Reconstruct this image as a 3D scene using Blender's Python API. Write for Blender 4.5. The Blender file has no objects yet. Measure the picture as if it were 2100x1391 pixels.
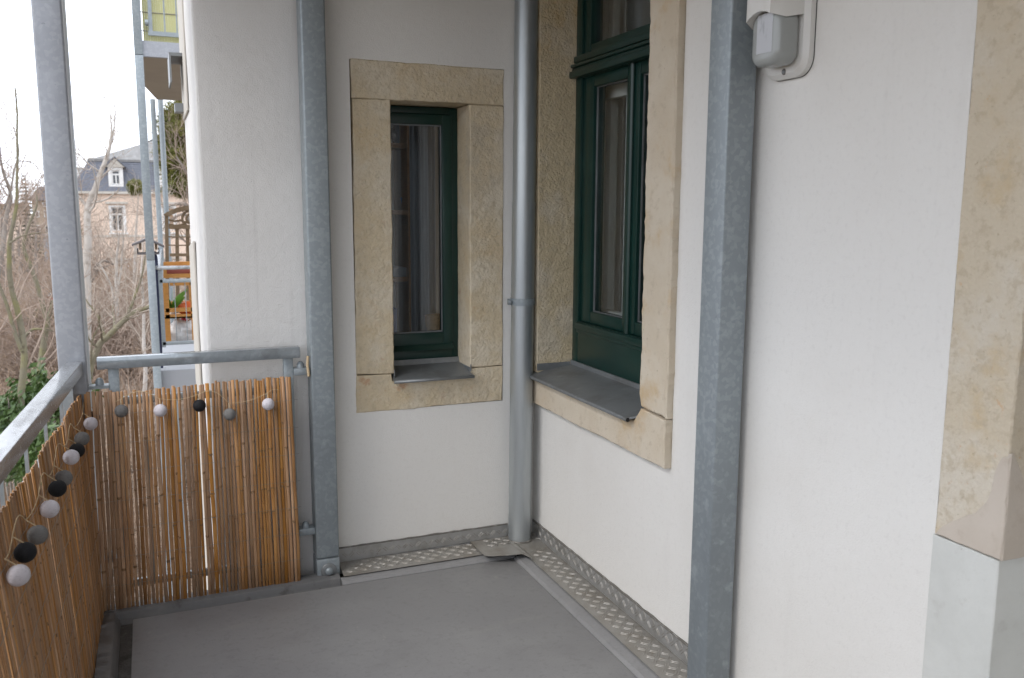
import bpy, bmesh, math, random
from mathutils import Vector, Matrix, noise
random.seed(7)
rad = math.radians
scene = bpy.context.scene
COL = scene.collection

# ------------------------------------------------------------------ camera
# cam axes (right, down, forward) in world; wall corner = origin, wall A: x = 0, wall B: y = 0
RM = ((0.923662876, -0.053190242, 0.379496626),
      (-0.383182327, -0.139222912, 0.913120082),
      (0.004265548, -0.988831522, -0.148976596))
CAM = Vector((-1.665445, -3.734831, 1.6))
FPX, CX, CY = 1787.243, 1050.0, 695.5
cam_d = bpy.data.cameras.new('camera'); cam = bpy.data.objects.new('camera', cam_d); COL.objects.link(cam)
cam_d.sensor_width = 36.0; cam_d.lens = FPX / 2100 * 36; cam_d.clip_start = 0.05; cam_d.clip_end = 3000
m = Matrix.Identity(4)
for i in range(3):
    m[i][0] = RM[i][0]; m[i][1] = -RM[i][1]; m[i][2] = -RM[i][2]; m[i][3] = CAM[i]
cam.matrix_world = m
scene.camera = cam
cam_d.dof.use_dof = True; cam_d.dof.focus_distance = 3.3; cam_d.dof.aperture_fstop = 6.3

# ------------------------------------------------------------------ sky (bright overcast), sun, exposure
SUN_EL, SUN_AZ = rad(48), rad(250)          # azimuth: compass style, from +Y clockwise; light comes from -X, a little -Y
world = bpy.data.worlds.new('World'); scene.world = world; world.use_nodes = True
wn = world.node_tree; wn.nodes.clear()
wo = wn.nodes.new('ShaderNodeOutputWorld'); bg = wn.nodes.new('ShaderNodeBackground')
sky = wn.nodes.new('ShaderNodeTexSky'); sky.sky_type = 'NISHITA'; sky.sun_disc = False
sky.sun_elevation = SUN_EL; sky.sun_rotation = SUN_AZ; sky.dust_density = 4.0; sky.air_density = 1.0
wmix = wn.nodes.new('ShaderNodeMix'); wmix.data_type = 'RGBA'
wmix.inputs[0].default_value = 0.86
wmix.inputs[7].default_value = (21.2, 22.4, 24.6, 1)      # closed, even cloud cover
wn.links.new(sky.outputs[0], wmix.inputs[6]); wn.links.new(wmix.outputs[2], bg.inputs[0])
bg.inputs[1].default_value = 0.1
wn.links.new(bg.outputs[0], wo.inputs[0])
sun_d = bpy.data.lights.new('sun', 'SUN'); sun = bpy.data.objects.new('sun', sun_d); COL.objects.link(sun)
sun_d.energy = 1.2; sun_d.angle = rad(25); sun_d.color = (1.0, 0.96, 0.9)
sdir = Vector((math.sin(SUN_AZ) * math.cos(SUN_EL), math.cos(SUN_AZ) * math.cos(SUN_EL), math.sin(SUN_EL)))
sun.rotation_euler = sdir.to_track_quat('Z', 'Y').to_euler(); sun.location = (0, 0, 30)
vs = scene.view_settings; vs.view_transform = 'Standard'; vs.look = 'None'; vs.gamma = 1; vs.use_curve_mapping = False
vs.exposure = 0.12

# ------------------------------------------------------------------ helpers
def P(px, py, ax, val):
    """world point seen at photo pixel on the plane axis = val (survey of the photograph)"""
    d = Vector((px - CX, py - CY, FPX))
    r = Vector([RM[i][0] * d[0] + RM[i][1] * d[1] + RM[i][2] * d[2] for i in range(3)])
    t = (val - CAM[ax]) / r[ax]
    return CAM + t * r

def tag(o, label, cat=None, group=None, kind=None):
    if label: o['label'] = label
    if cat: o['category'] = cat
    if group: o['group'] = group
    if kind: o['kind'] = kind
    return o

def thing(name, label, cat, loc, group=None):
    o = bpy.data.objects.new(name, None); COL.objects.link(o); o.location = loc; o.empty_display_size = 0.1
    return tag(o, label, cat, group)

def attach(o, parent):
    o.parent = parent
    if parent.type == 'EMPTY':
        o.matrix_parent_inverse = Matrix.Translation(parent.location).inverted()
    else:
        o.matrix_parent_inverse = Matrix.Translation(parent.get('_o', (0, 0, 0))).inverted()

class MB:
    def __init__(s): s.v = []; s.f = []; s.sm = []
    def add(s, vs, fs, smooth=False):
        b = len(s.v); s.v += [tuple(p) for p in vs]
        for f in fs: s.f.append([b + i for i in f]); s.sm.append(smooth)
        return s
    def box(s, x0, x1, y0, y1, z0, z1):
        if x0 > x1: x0, x1 = x1, x0
        if y0 > y1: y0, y1 = y1, y0
        if z0 > z1: z0, z1 = z1, z0
        return s.add([(x0,y0,z0),(x1,y0,z0),(x1,y1,z0),(x0,y1,z0),(x0,y0,z1),(x1,y0,z1),(x1,y1,z1),(x0,y1,z1)],
                     [(0,3,2,1),(4,5,6,7),(0,1,5,4),(1,2,6,5),(2,3,7,6),(3,0,4,7)])
    def bar(s, a, b, w, h, up=(0,0,1)):
        a = Vector(a); b = Vector(b); d = (b - a).normalized(); up = Vector(up)
        sx = d.cross(up).normalized(); uz = sx.cross(d).normalized()
        vs = []
        for p in (a, b):
            for i, j in ((-1,-1),(1,-1),(1,1),(-1,1)): vs.append(p + sx * (i * w / 2) + uz * (j * h / 2))
        return s.add(vs, [(0,1,2,3),(7,6,5,4),(0,4,5,1),(1,5,6,2),(2,6,7,3),(3,7,4,0)])
    def tube(s, pts, rs, n=8, cap=True, smooth=True):
        pts = [Vector(p) for p in pts]
        if not hasattr(rs, '__len__'): rs = [rs] * len(pts)
        vs = []; fs = []; up = None
        for i, p in enumerate(pts):
            d = (pts[min(i + 1, len(pts) - 1)] - pts[max(i - 1, 0)])
            if d.length < 1e-9: d = Vector((0, 0, 1))
            d.normalize()
            if up is None:
                up = d.orthogonal().normalized()
            else:
                up = (up - d * up.dot(d))
                if up.length < 1e-6: up = d.orthogonal()
                up.normalize()
            w = d.cross(up)
            for k in range(n):
                a = 2 * math.pi * k / n
                vs.append(p + (up * math.cos(a) + w * math.sin(a)) * rs[i])
        for i in range(len(pts) - 1):
            for k in range(n):
                fs.append((i * n + k, i * n + (k + 1) % n, (i + 1) * n + (k + 1) % n, (i + 1) * n + k))
        s.add(vs, fs, smooth)
        if cap and n > 3:
            b = len(s.v) - len(vs)
            s.f.append([b + k for k in range(n)][::-1]); s.sm.append(False)
            s.f.append([b + (len(pts) - 1) * n + k for k in range(n)]); s.sm.append(False)
        return s
    def lathe(s, prof, c, n=16, axis=2, smooth=True):
        """prof: (radius, height) pairs about an axis through c"""
        vs = []; fs = []
        for r, h in prof:
            for k in range(n):
                a = 2 * math.pi * k / n; q = [r * math.cos(a), r * math.sin(a), h]
                if axis == 0: q = [q[2], q[0], q[1]]
                elif axis == 1: q = [q[1], q[2], q[0]]
                vs.append((c[0] + q[0], c[1] + q[1], c[2] + q[2]))
        for i in range(len(prof) - 1):
            for k in range(n):
                fs.append((i * n + k, i * n + (k + 1) % n, (i + 1) * n + (k + 1) % n, (i + 1) * n + k))
        s.add(vs, fs, smooth); b = len(s.v) - len(vs)
        s.f.append([b + k for k in range(n)][::-1]); s.sm.append(False)
        s.f.append([b + (len(prof) - 1) * n + k for k in range(n)]); s.sm.append(False)
        return s
    def ball(s, c, r, n=16, m_=10, sq=(1, 1, 1), rough=0.0):
        vs = []; fs = []
        for i in range(m_ + 1):
            th = math.pi * i / m_
            for k in range(n):
                a = 2 * math.pi * k / n
                d = Vector((math.sin(th) * math.cos(a), math.sin(th) * math.sin(a), math.cos(th)))
                q = r * (1 + rough * noise.noise(d * 2.2 + Vector(c) * 13))
                vs.append((c[0] + d.x * q * sq[0], c[1] + d.y * q * sq[1], c[2] + d.z * q * sq[2]))
        for i in range(m_):
            for k in range(n):
                fs.append((i * n + k, (i + 1) * n + k, (i + 1) * n + (k + 1) % n, i * n + (k + 1) % n))
        return s.add(vs, fs, True)
    def prism(s, poly, plane, d0, d1, jit=0.0, step=0.0, bev=0.0, seed=0):
        """poly: (u, v) outline in a wall plane ('x': u = y, v = z; 'y': u = x, v = z; 'z': u = x, v = y); front at d0, back at d1"""
        rnd = random.Random(seed)
        pts = []
        n = len(poly)
        for i in range(n):
            a = Vector(poly[i]); b = Vector(poly[(i + 1) % n]); L = (b - a).length
            k = max(1, int(L / step)) if step else 1
            nr = Vector((-(b - a).y, (b - a).x)).normalized()
            for j in range(k):
                q = a.lerp(b, j / k)
                if jit:
                    w = noise.noise(Vector((q.x * 9 + seed, q.y * 9, seed))) + 0.6 * noise.noise(Vector((q.x * 41, q.y * 41 + seed, 3)))
                    q = q + nr * jit * w
                pts.append(q)
        area = sum(pts[i].x * pts[(i + 1) % len(pts)].y - pts[(i + 1) % len(pts)].x * pts[i].y for i in range(len(pts)))
        if area < 0: pts.reverse()
        N = len(pts)
        def inset(i, b):
            a = pts[i - 1]; c = pts[(i + 1) % N]; t = (c - a)
            nn = Vector((-t.y, t.x)).normalized()
            bb = b * (0.6 + 0.9 * rnd.random()) if jit else b
            return pts[i] + nn * bb
        sg = 1 if d1 > d0 else -1
        loops = []
        if bev:
            ins = [inset(i, bev) for i in range(N)]
            loops.append([(q, d0) for q in ins]); loops.append([(q, d0 + sg * bev) for q in pts])
        else:
            loops.append([(q, d0) for q in pts])
        loops.append([(q, d1) for q in pts])
        def to3(q, d): return {'x': (d, q.x, q.y), 'y': (q.x, d, q.y), 'z': (q.x, q.y, d)}[plane]
        vs = [to3(q, d) for lp in loops for q, d in lp]
        fs = [list(range(N)), list(range((len(loops) - 1) * N, len(loops) * N))[::-1]]
        for l in range(len(loops) - 1):
            for i in range(N):
                fs.append([l * N + i, (l + 1) * N + i, (l + 1) * N + (i + 1) % N, l * N + (i + 1) % N])
        return s.add(vs, fs)
    def build(s, name, mat, parent=None, bevel=0.0, fixn=False, segs=2):
        me = bpy.data.meshes.new(name)
        off = Vector((0, 0, 0))
        if parent is None:
            xs = [p[0] for p in s.v]; ys = [p[1] for p in s.v]; zs = [p[2] for p in s.v]
            off = Vector(((min(xs) + max(xs)) / 2, (min(ys) + max(ys)) / 2, min(zs)))
            me.from_pydata([(p[0] - off.x, p[1] - off.y, p[2] - off.z) for p in s.v], [], s.f)
        else:
            me.from_pydata(s.v, [], s.f)
        me.polygons.foreach_set('use_smooth', s.sm)
        if bevel or fixn:
            bm = bmesh.new(); bm.from_mesh(me)
            bmesh.ops.recalc_face_normals(bm, faces=bm.faces)
            if bevel:
                ed = [e for e in bm.edges if len(e.link_faces) == 2 and e.calc_face_angle(0) > 0.6]
                bmesh.ops.bevel(bm, geom=ed, offset=bevel, segments=segs, affect='EDGES', profile=0.5, clamp_overlap=True)
                for f in bm.faces: f.smooth = True
            bm.to_mesh(me); bm.free()
            if bevel: me.set_sharp_from_angle(angle=rad(40))
        elif any(s.sm) and len(s.f) < 3000: me.set_sharp_from_angle(angle=rad(65))
        me.update()
        o = bpy.data.objects.new(name, me); COL.objects.link(o)
        if mat: me.materials.append(mat)
        if parent is None: o.location = off; o['_o'] = off[:]
        else: attach(o, parent)
        return o

def copy_tree(o, parent=None):
    c = o.copy(); COL.objects.link(c)
    if parent: c.parent = parent
    for ch in [x for x in o.children]: copy_tree(ch, c)
    return c

# ------------------------------------------------------------------ materials
def nd(nt, t, **kw):
    n = nt.nodes.new(t)
    for k, v in kw.items(): setattr(n, k, v)
    return n
def lay(name, base, layers=(), rough=0.6, metal=0.0, bumps=(), spec=0.5, rvar=0.0, tint=0.0, coord='pos', sss=0):
    """layers: (colour, scale, lo, hi, (sx, sy, sz), kind); bumps: (strength, scale, distance)"""
    M = bpy.data.materials.new(name); M.use_nodes = True; nt = M.node_tree; L = nt.links
    b = nt.nodes['Principled BSDF']; b.inputs['Roughness'].default_value = rough; b.inputs['Metallic'].default_value = metal
    b.inputs['Specular IOR Level'].default_value = spec
    if coord == 'pos': src = nd(nt, 'ShaderNodeNewGeometry').outputs['Position']
    else: src = nd(nt, 'ShaderNodeTexCoord').outputs['Object']
    if tint:
        oi = nd(nt, 'ShaderNodeObjectInfo')
        cv = nd(nt, 'ShaderNodeCombineXYZ'); L.new(oi.outputs['Random'], cv.inputs[0]); L.new(oi.outputs['Random'], cv.inputs[2])
        ml = nd(nt, 'ShaderNodeVectorMath', operation='MULTIPLY_ADD'); L.new(cv.outputs[0], ml.inputs[0]); ml.inputs[1].default_value = (37, 0, 53); L.new(src, ml.inputs[2])
        src = ml.outputs[0]
    col = None
    def rgb(c): return (c[0], c[1], c[2], 1)
    cur = nd(nt, 'ShaderNodeRGB'); cur.outputs[0].default_value = rgb(base); cur = cur.outputs[0]
    lastfac = None
    for ly in layers:
        c, sc, lo, hi = ly[:4]; st = ly[4] if len(ly) > 4 and ly[4] else (1, 1, 1); kind = ly[5] if len(ly) > 5 else 'noise'
        mp = nd(nt, 'ShaderNodeMapping'); mp.inputs['Scale'].default_value = st; L.new(src, mp.inputs['Vector'])
        mp.inputs['Location'].default_value = (sc * 1.37 % 7, sc * 2.11 % 5, lo * 9)
        if kind == 'noise':
            t = nd(nt, 'ShaderNodeTexNoise'); t.inputs['Scale'].default_value = sc; t.inputs['Detail'].default_value = 6; t.inputs['Roughness'].default_value = 0.62; fo = t.outputs[0]
        elif kind == 'vor':
            t = nd(nt, 'ShaderNodeTexVoronoi'); t.inputs['Scale'].default_value = sc; s_ = nd(nt, 'ShaderNodeSeparateColor'); L.new(t.outputs['Color'], s_.inputs[0]); fo = s_.outputs[0]
        else:
            t = nd(nt, 'ShaderNodeTexVoronoi'); t.inputs['Scale'].default_value = sc; fo = t.outputs['Distance']
        L.new(mp.outputs[0], t.inputs['Vector'])
        mr = nd(nt, 'ShaderNodeMapRange'); mr.interpolation_type = 'SMOOTHSTEP'; mr.inputs[1].default_value = lo; mr.inputs[2].default_value = hi
        L.new(fo, mr.inputs[0]); fo = mr.outputs[0]
        amt = ly[6] if len(ly) > 6 else 1.0
        if amt != 1.0:
            mm = nd(nt, 'ShaderNodeMath', operation='MULTIPLY'); L.new(fo, mm.inputs[0]); mm.inputs[1].default_value = amt; fo = mm.outputs[0]
        mx = nd(nt, 'ShaderNodeMix', data_type='RGBA'); L.new(fo, mx.inputs[0]); L.new(cur, mx.inputs[6]); mx.inputs[7].default_value = rgb(c)
        cur = mx.outputs[2]; lastfac = fo
    if tint:
        hv = nd(nt, 'ShaderNodeHueSaturation')
        a = nd(nt, 'ShaderNodeMapRange'); L.new(oi.outputs['Random'], a.inputs[0]); a.inputs[3].default_value = 1 - tint; a.inputs[4].default_value = 1 + tint
        L.new(a.outputs[0], hv.inputs['Value']); 
        fr = nd(nt, 'ShaderNodeMath', operation='MULTIPLY'); L.new(oi.outputs['Random'], fr.inputs[0]); fr.inputs[1].default_value = 7.31
        fr2 = nd(nt, 'ShaderNodeMath', operation='FRACT'); L.new(fr.outputs[0], fr2.inputs[0])
        a2 = nd(nt, 'ShaderNodeMapRange'); L.new(fr2.outputs[0], a2.inputs[0]); a2.inputs[3].default_value = 1 - tint; a2.inputs[4].default_value = 1 + tint * 0.6
        L.new(a2.outputs[0], hv.inputs['Saturation']); L.new(cur, hv.inputs['Color']); cur = hv.outputs[0]
    L.new(cur, b.inputs['Base Color'])
    if rvar and lastfac is not None:
        a = nd(nt, 'ShaderNodeMapRange'); L.new(lastfac, a.inputs[0]); a.inputs[3].default_value = rough; a.inputs[4].default_value = rough + rvar
        L.new(a.outputs[0], b.inputs['Roughness'])
    nrm = None
    for bp in bumps:
        stg, sc, dist = bp[:3]
        t = nd(nt, 'ShaderNodeTexNoise'); t.inputs['Scale'].default_value = sc; t.inputs['Detail'].default_value = 5; L.new(src, t.inputs['Vector'])
        if len(bp) > 3:
            mp = nd(nt, 'ShaderNodeMapping'); mp.inputs['Scale'].default_value = bp[3]; L.new(src, mp.inputs['Vector']); L.new(mp.outputs[0], t.inputs['Vector'])
        bu = nd(nt, 'ShaderNodeBump'); bu.inputs['Strength'].default_value = stg; bu.inputs['Distance'].default_value = dist; L.new(t.outputs[0], bu.inputs['Height'])
        if nrm: L.new(nrm, bu.inputs['Normal'])
        nrm = bu.outputs[0]
    if nrm: L.new(nrm, b.inputs['Normal'])
    return M

M = {}
M['plaster'] = lay('plaster', (0.765, 0.748, 0.715), [((0.73, 0.708, 0.67), 1.3, .45, .75), ((0.64, 0.62, 0.59), 2.2, .56, .8, (6, 6, .6), 'noise', .22), ((0.66, 0.64, 0.61), 60, .5, .75, None, 'noise', .4), ((0.42, 0.41, 0.39), 34, .725, .80, None, 'noise', .5)],
                   rough=.92, bumps=[(.3, 190, .005), (.2, 26, .006)], spec=.2)
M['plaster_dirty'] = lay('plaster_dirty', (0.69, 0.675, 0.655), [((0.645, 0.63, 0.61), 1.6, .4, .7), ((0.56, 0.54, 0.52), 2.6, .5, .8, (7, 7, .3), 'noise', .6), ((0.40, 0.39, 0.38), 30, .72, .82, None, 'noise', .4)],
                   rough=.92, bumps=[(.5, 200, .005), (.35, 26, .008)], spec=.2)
M['stone'] = lay('sandstone', (0.63, 0.525, 0.365), [((0.67, 0.59, 0.46), 4.0, .44, .62), ((0.585, 0.44, 0.255), 5.5, .52, .70, None, 'noise', .5), ((0.52, 0.43, 0.30), 38, .50, .66, (1, 1, .8), 'noise', .55), ((0.40, 0.36, 0.30), 2.6, .56, .7, None, 'noise', .45), ((0.64, 0.56, 0.44), 40, .54, .68, None, 'noise', .6), ((0.44, 0.20, 0.10), 7, .64, .74, None, 'noise', .6), ((0.26, 0.20, 0.13), 75, .64, .75, None, 'noise', .5)],
                 rough=.9, bumps=[(.65, 95, .009), (.6, 30, .013)], spec=.2)
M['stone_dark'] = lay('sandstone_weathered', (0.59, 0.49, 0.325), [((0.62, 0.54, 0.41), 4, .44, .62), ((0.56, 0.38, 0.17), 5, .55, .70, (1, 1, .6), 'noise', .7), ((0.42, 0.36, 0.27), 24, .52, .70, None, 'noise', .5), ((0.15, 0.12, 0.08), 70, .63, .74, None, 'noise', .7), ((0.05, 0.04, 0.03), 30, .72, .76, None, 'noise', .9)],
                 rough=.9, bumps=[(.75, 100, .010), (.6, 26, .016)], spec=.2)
M['stone_smooth'] = lay('sandstone_smooth', (0.60, 0.515, 0.40), [((0.64, 0.565, 0.455), 3, .42, .62), ((0.54, 0.385, 0.21), 4.5, .54, .70, None, 'noise', .7), ((0.47, 0.39, 0.29), 28, .54, .70, None, 'noise', .5), ((0.30, 0.23, 0.15), 60, .66, .75, None, 'noise', .7)],
                 rough=.88, bumps=[(.4, 150, .005), (.3, 20, .01)], spec=.2)
M['stone_pale'] = lay('sandstone_pale', (0.60, 0.52, 0.40), [((0.63, 0.57, 0.475), 3.4, .42, .62), ((0.55, 0.42, 0.25), 7, .50, .70, None, 'noise', .65), ((0.48, 0.40, 0.29), 34, .50, .66, None, 'noise', .6), ((0.58, 0.36, 0.2), 26, .64, .72, None, 'noise', .6), ((0.34, 0.27, 0.18), 75, .63, .73, None, 'noise', .6)],
                 rough=.9, bumps=[(.6, 110, .007), (.4, 40, .009)], spec=.2)
M['mortar'] = lay('mortar', (0.53, 0.465, 0.395), [((0.57, 0.505, 0.435), 5, .4, .7), ((0.47, 0.40, 0.33), 22, .55, .72, None, 'noise', .6), ((0.62, 0.57, 0.50), 60, .66, .76, None, 'noise', .6)], rough=.9, bumps=[(.25, 120, .003)], spec=.2)
M['paint_base'] = lay('painted_stone', (0.63, 0.635, 0.605), [((0.57, 0.575, 0.545), 4, .42, .7), ((0.50, 0.49, 0.46), 18, .58, .72, None, 'noise', .5), ((0.34, 0.30, 0.25), 34, .70, .76, None, 'noise', .8)], rough=.75, bumps=[(.3, 90, .004)])
def galv(name, base, hi, dk, rough=.45, metal=.25):
    return lay(name, base, [(hi, 75, .45, .95, None, 'vor', .5), (dk, 2.4, .45, .72, (1, 1, .35), 'noise', .6), (hi, 20, .56, .70, None, 'noise', .6), (hi, 7, .62, .72, (4, 4, .5), 'noise', .35), (dk, 48, .66, .76, None, 'noise', .7)],
               rough=rough, metal=metal, bumps=[(.06, 60, .002)], rvar=.12)
M['galv'] = galv('galvanised_steel', (0.272, 0.308, 0.328), (0.37, 0.408, 0.43), (0.19, 0.212, 0.227))
M['galv_old'] = galv('galvanised_steel_stained', (0.33, 0.345, 0.375), (0.41, 0.42, 0.45), (0.17, 0.175, 0.19), rough=.5, metal=.25)
M['rail_top'] = lay('galvanised_rail', (0.44, 0.455, 0.47), [((0.23, 0.235, 0.24), 14, .45, .65, (1, .35, 1), 'noise', .8), ((0.46, 0.48, 0.50), 26, .55, .7), ((0.16, 0.16, 0.16), 60, .64, .74)], rough=.24, metal=.4, bumps=[(.06, 50, .002)], rvar=.2)
M['rail_dark'] = lay('galvanised_handrail', (0.255, 0.285, 0.305), [((0.33, 0.36, 0.385), 60, .45, .95, None, 'vor', .5), ((0.17, 0.185, 0.20), 9, .5, .7, None, 'noise', .7)], rough=.13, metal=.3, spec=.8, bumps=[(.04, 50, .002)])
M['zinc_pipe'] = lay('zinc_pipe', (0.47, 0.50, 0.51), [((0.38, 0.41, 0.43), 3, .4, .7, (4, 4, .5)), ((0.30, 0.33, 0.35), 14, .62, .76, (3, 3, 1), 'noise', .55)], rough=.42, metal=.7, bumps=[(.03, 20, .002)], rvar=.1)
M['zinc'] = lay('zinc_sheet', (0.26, 0.275, 0.285), [((0.20, 0.205, 0.205), 6, .4, .7), ((0.33, 0.345, 0.35), 22, .56, .75, None, 'noise', .6)], rough=.5, metal=.5, bumps=[(.06, 30, .003)])
M['green'] = lay('green_paint', (0.005, 0.031, 0.025), [((0.008, 0.042, 0.034), 5, .45, .75), ((0.03, 0.07, 0.06), 90, .68, .8, None, 'noise', .5)], rough=.32, bumps=[(.04, 60, .001, (1, 1, .2))])
M['white_paint'] = lay('white_paint', (0.74, 0.74, 0.72), [((0.66, 0.65, 0.62), 8, .5, .8)], rough=.45)
M['floor'] = lay('grey_floor', (0.238, 0.236, 0.239), [((0.27, 0.268, 0.269), 1.8, .42, .7), ((0.165, 0.163, 0.162), 4.5, .52, .76, None, 'noise', .35), ((0.185, 0.183, 0.183), 42, .52, .66, None, 'noise', .4), ((0.20, 0.198, 0.195), 150, .52, .7, None, 'noise', .5), ((0.29, 0.285, 0.275), 3.5, .56, .74, (.5, 2.2, 1), 'noise', .55), ((0.33, 0.32, 0.30), 16, .64, .74, (1, .5, 1), 'noise', .5), ((0.13, 0.105, 0.08), 26, .72, .76, None, 'noise', .8), ((0.40, 0.39, 0.37), 85, .74, .8, None, 'noise', .5)], rough=.55, bumps=[(.12, 70, .003), (.1, 7, .006)], rvar=.12)
M['curb'] = lay('grey_curb', (0.145, 0.145, 0.147), [((0.19, 0.187, 0.183), 8, .45, .7), ((0.09, 0.085, 0.08), 20, .58, .74), ((0.24, 0.235, 0.22), 55, .68, .78)], rough=.65, bumps=[(.25, 90, .003)])
M['gutter'] = lay('dirty_channel', (0.085, 0.08, 0.072), [((0.13, 0.125, 0.115), 24, .46, .66), ((0.05, 0.045, 0.04), 9, .5, .7), ((0.2, 0.19, 0.17), 120, .64, .74)], rough=.9, bumps=[(.6, 160, .006)])
M['tread'] = lay('tread_plate', (0.37, 0.355, 0.33), [((0.29, 0.265, 0.23), 9, .42, .7), ((0.20, 0.17, 0.13), 22, .55, .75, None, 'noise', .7), ((0.27, 0.19, 0.10), 13, .64, .76, None, 'noise', .6)], rough=.5, metal=.55, bumps=[(.15, 120, .002)], rvar=.1)
M['bars'] = lay('tread_bars', (0.40, 0.385, 0.36), [((0.27, 0.25, 0.22), 20, .42, .66)], rough=.45, metal=.45)
M['skirt'] = lay('tread_skirting', (0.46, 0.46, 0.455), [((0.33, 0.32, 0.30), 12, .45, .72), ((0.2, 0.18, 0.15), 40, .62, .75, None, 'noise', .6)], rough=.42, metal=.65, bumps=[(.1, 90, .002)])
M['sealant'] = lay('sealant', (0.16, 0.15, 0.135), [((0.28, 0.27, 0.25), 40, .5, .7)], rough=.8)
M['reed'] = lay('reed', (0.38, 0.195, 0.080), [((0.46, 0.26, 0.115), 6, .45, .7, (4, 4, .6)), ((0.25, 0.125, 0.055), 9, .52, .72, (5, 5, .5), 'noise', .8), ((0.12, 0.065, 0.03), 30, .62, .76, (1, 1, .25), 'noise', .6), ((0.36, 0.29, 0.20), 5, .60, .8, (2, 2, .6), 'noise', .3)], rough=.5, tint=.27, coord='obj', bumps=[(.3, 150, .002, (1, 1, .06))], spec=.35)
M['reed_node'] = lay('reed_node', (0.19, 0.105, 0.05), [((0.28, 0.165, 0.08), 60, .4, .7)], rough=.7)
M['wire'] = lay('wire', (0.30, 0.27, 0.23), rough=.5, metal=.5)
M['cord'] = lay('cord', (0.52, 0.40, 0.25), rough=.8)
M['ball_white'] = lay('cotton_white', (0.62, 0.59, 0.63), [((0.5, 0.47, 0.5), 120, .5, .7, (1, 1, 3))], rough=.9, bumps=[(.5, 260, .003, (1, 1, 3))], spec=.15)
M['ball_grey'] = lay('cotton_grey', (0.19, 0.185, 0.18), [((0.14, 0.135, 0.13), 120, .5, .7, (1, 1, 3))], rough=.9, bumps=[(.5, 260, .003, (1, 1, 3))], spec=.15)
M['ball_black'] = lay('cotton_black', (0.012, 0.012, 0.014), [((0.02, 0.02, 0.024), 120, .5, .7, (1, 1, 3))], rough=.75, bumps=[(.5, 260, .003, (1, 1, 3))], spec=.3)
M['plastic'] = lay('white_plastic', (0.70, 0.69, 0.66), [((0.64, 0.62, 0.58), 12, .5, .8)], rough=.38)
M['lens'] = lay('grey_lens', (0.34, 0.355, 0.345), rough=.16)
M['lens_panel'] = lay('lens_panel', (0.50, 0.51, 0.535), [((0.36, 0.37, 0.385), 22, .55, .66, (1, 3, .6), 'noise', .8)], rough=.25)
M['dark'] = lay('dark_gap', (0.02, 0.02, 0.02), rough=.8)
M['ceiling'] = lay('ceiling', (0.38, 0.335, 0.28), [((0.35, 0.31, 0.26), 2, .4, .7)], rough=.85)
M['room'] = lay('room_wall', (0.72, 0.70, 0.66), rough=.9)
M['room_floor'] = lay('room_floor', (0.16, 0.09, 0.05), rough=.5)
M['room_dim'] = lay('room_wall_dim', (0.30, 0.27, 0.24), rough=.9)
M['curtain'] = lay('curtain', (0.36, 0.39, 0.45), rough=.9)
M['shelf_wood'] = lay('shelf_wood', (0.30, 0.16, 0.07), [((0.22, 0.11, 0.05), 20, .4, .7, (1, 1, 8))], rough=.5)
M['blue'] = lay('blue_plastic', (0.03, 0.12, 0.38), rough=.4)
M['basket'] = lay('basket', (0.36, 0.22, 0.09), [((0.15, 0.08, 0.03), 160, .45, .6)], rough=.7, bumps=[(.8, 180, .01)])
# thin clear glass: transparent with a mirror weighted by viewing angle (Schlick)
g = bpy.data.materials.new('window_glass'); g.use_nodes = True; nt = g.node_tree; nt.nodes.clear()
go = nt.nodes.new('ShaderNodeOutputMaterial'); gm = nt.nodes.new('ShaderNodeMixShader'); gf = nt.nodes.new('ShaderNodeLayerWeight'); gf.inputs[0].default_value = .5
gp = nt.nodes.new('ShaderNodeMath'); gp.operation = 'POWER'; gp.inputs[1].default_value = 5; gq = nt.nodes.new('ShaderNodeMath'); gq.operation = 'MULTIPLY_ADD'; gq.inputs[1].default_value = .94; gq.inputs[2].default_value = .055
nt.links.new(gf.outputs['Facing'], gp.inputs[0]); nt.links.new(gp.outputs[0], gq.inputs[0])
gt = nt.nodes.new('ShaderNodeBsdfTransparent'); gt.inputs[0].default_value = (.92, .94, .935, 1); gg = nt.nodes.new('ShaderNodeBsdfGlossy'); gg.inputs['Roughness'].default_value = .0
nt.links.new(gq.outputs[0], gm.inputs[0]); nt.links.new(gt.outputs[0], gm.inputs[1]); nt.links.new(gg.outputs[0], gm.inputs[2]); nt.links.new(gm.outputs[0], go.inputs[0])
M['glass'] = g
# background
M['ground'] = lay('garden_ground', (0.136, 0.099, 0.072), [((0.224, 0.168, 0.120), .8, .42, .66), ((0.080, 0.104, 0.032), .25, .50, .68, None, 'noise', .8), ((0.304, 0.232, 0.168), 5, .52, .7, None, 'noise', .7), ((0.064, 0.048, 0.035), 9, .56, .72)], rough=.95, bumps=[(.9, 4, .2)])
M['bark'] = lay('bark', (0.230, 0.196, 0.169), [((0.324, 0.290, 0.257), 3, .45, .7), ((0.121, 0.101, 0.081), 12, .5, .7)], rough=.9, bumps=[(.6, 30, .02)])
M['bark_moss'] = lay('mossy_bark', (0.185, 0.165, 0.115), [((0.20, 0.185, 0.085), 2.2, .45, .66), ((0.11, 0.09, 0.06), 10, .52, .7)], rough=.9, bumps=[(.6, 30, .02)])
M['bark_pale'] = lay('pale_bark', (0.442, 0.403, 0.364), [((0.286, 0.254, 0.215), 5, .48, .7)], rough=.9, bumps=[(.5, 30, .02)])
M['birch'] = lay('birch_bark', (0.50, 0.46, 0.42), [((0.12, 0.10, 0.08), 9, .58, .66, (1, 1, 4))], rough=.8)
M['twig'] = lay('twigs', (0.294, 0.223, 0.178), [((0.411, 0.321, 0.259), .7, .4, .7)], rough=.9)
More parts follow.
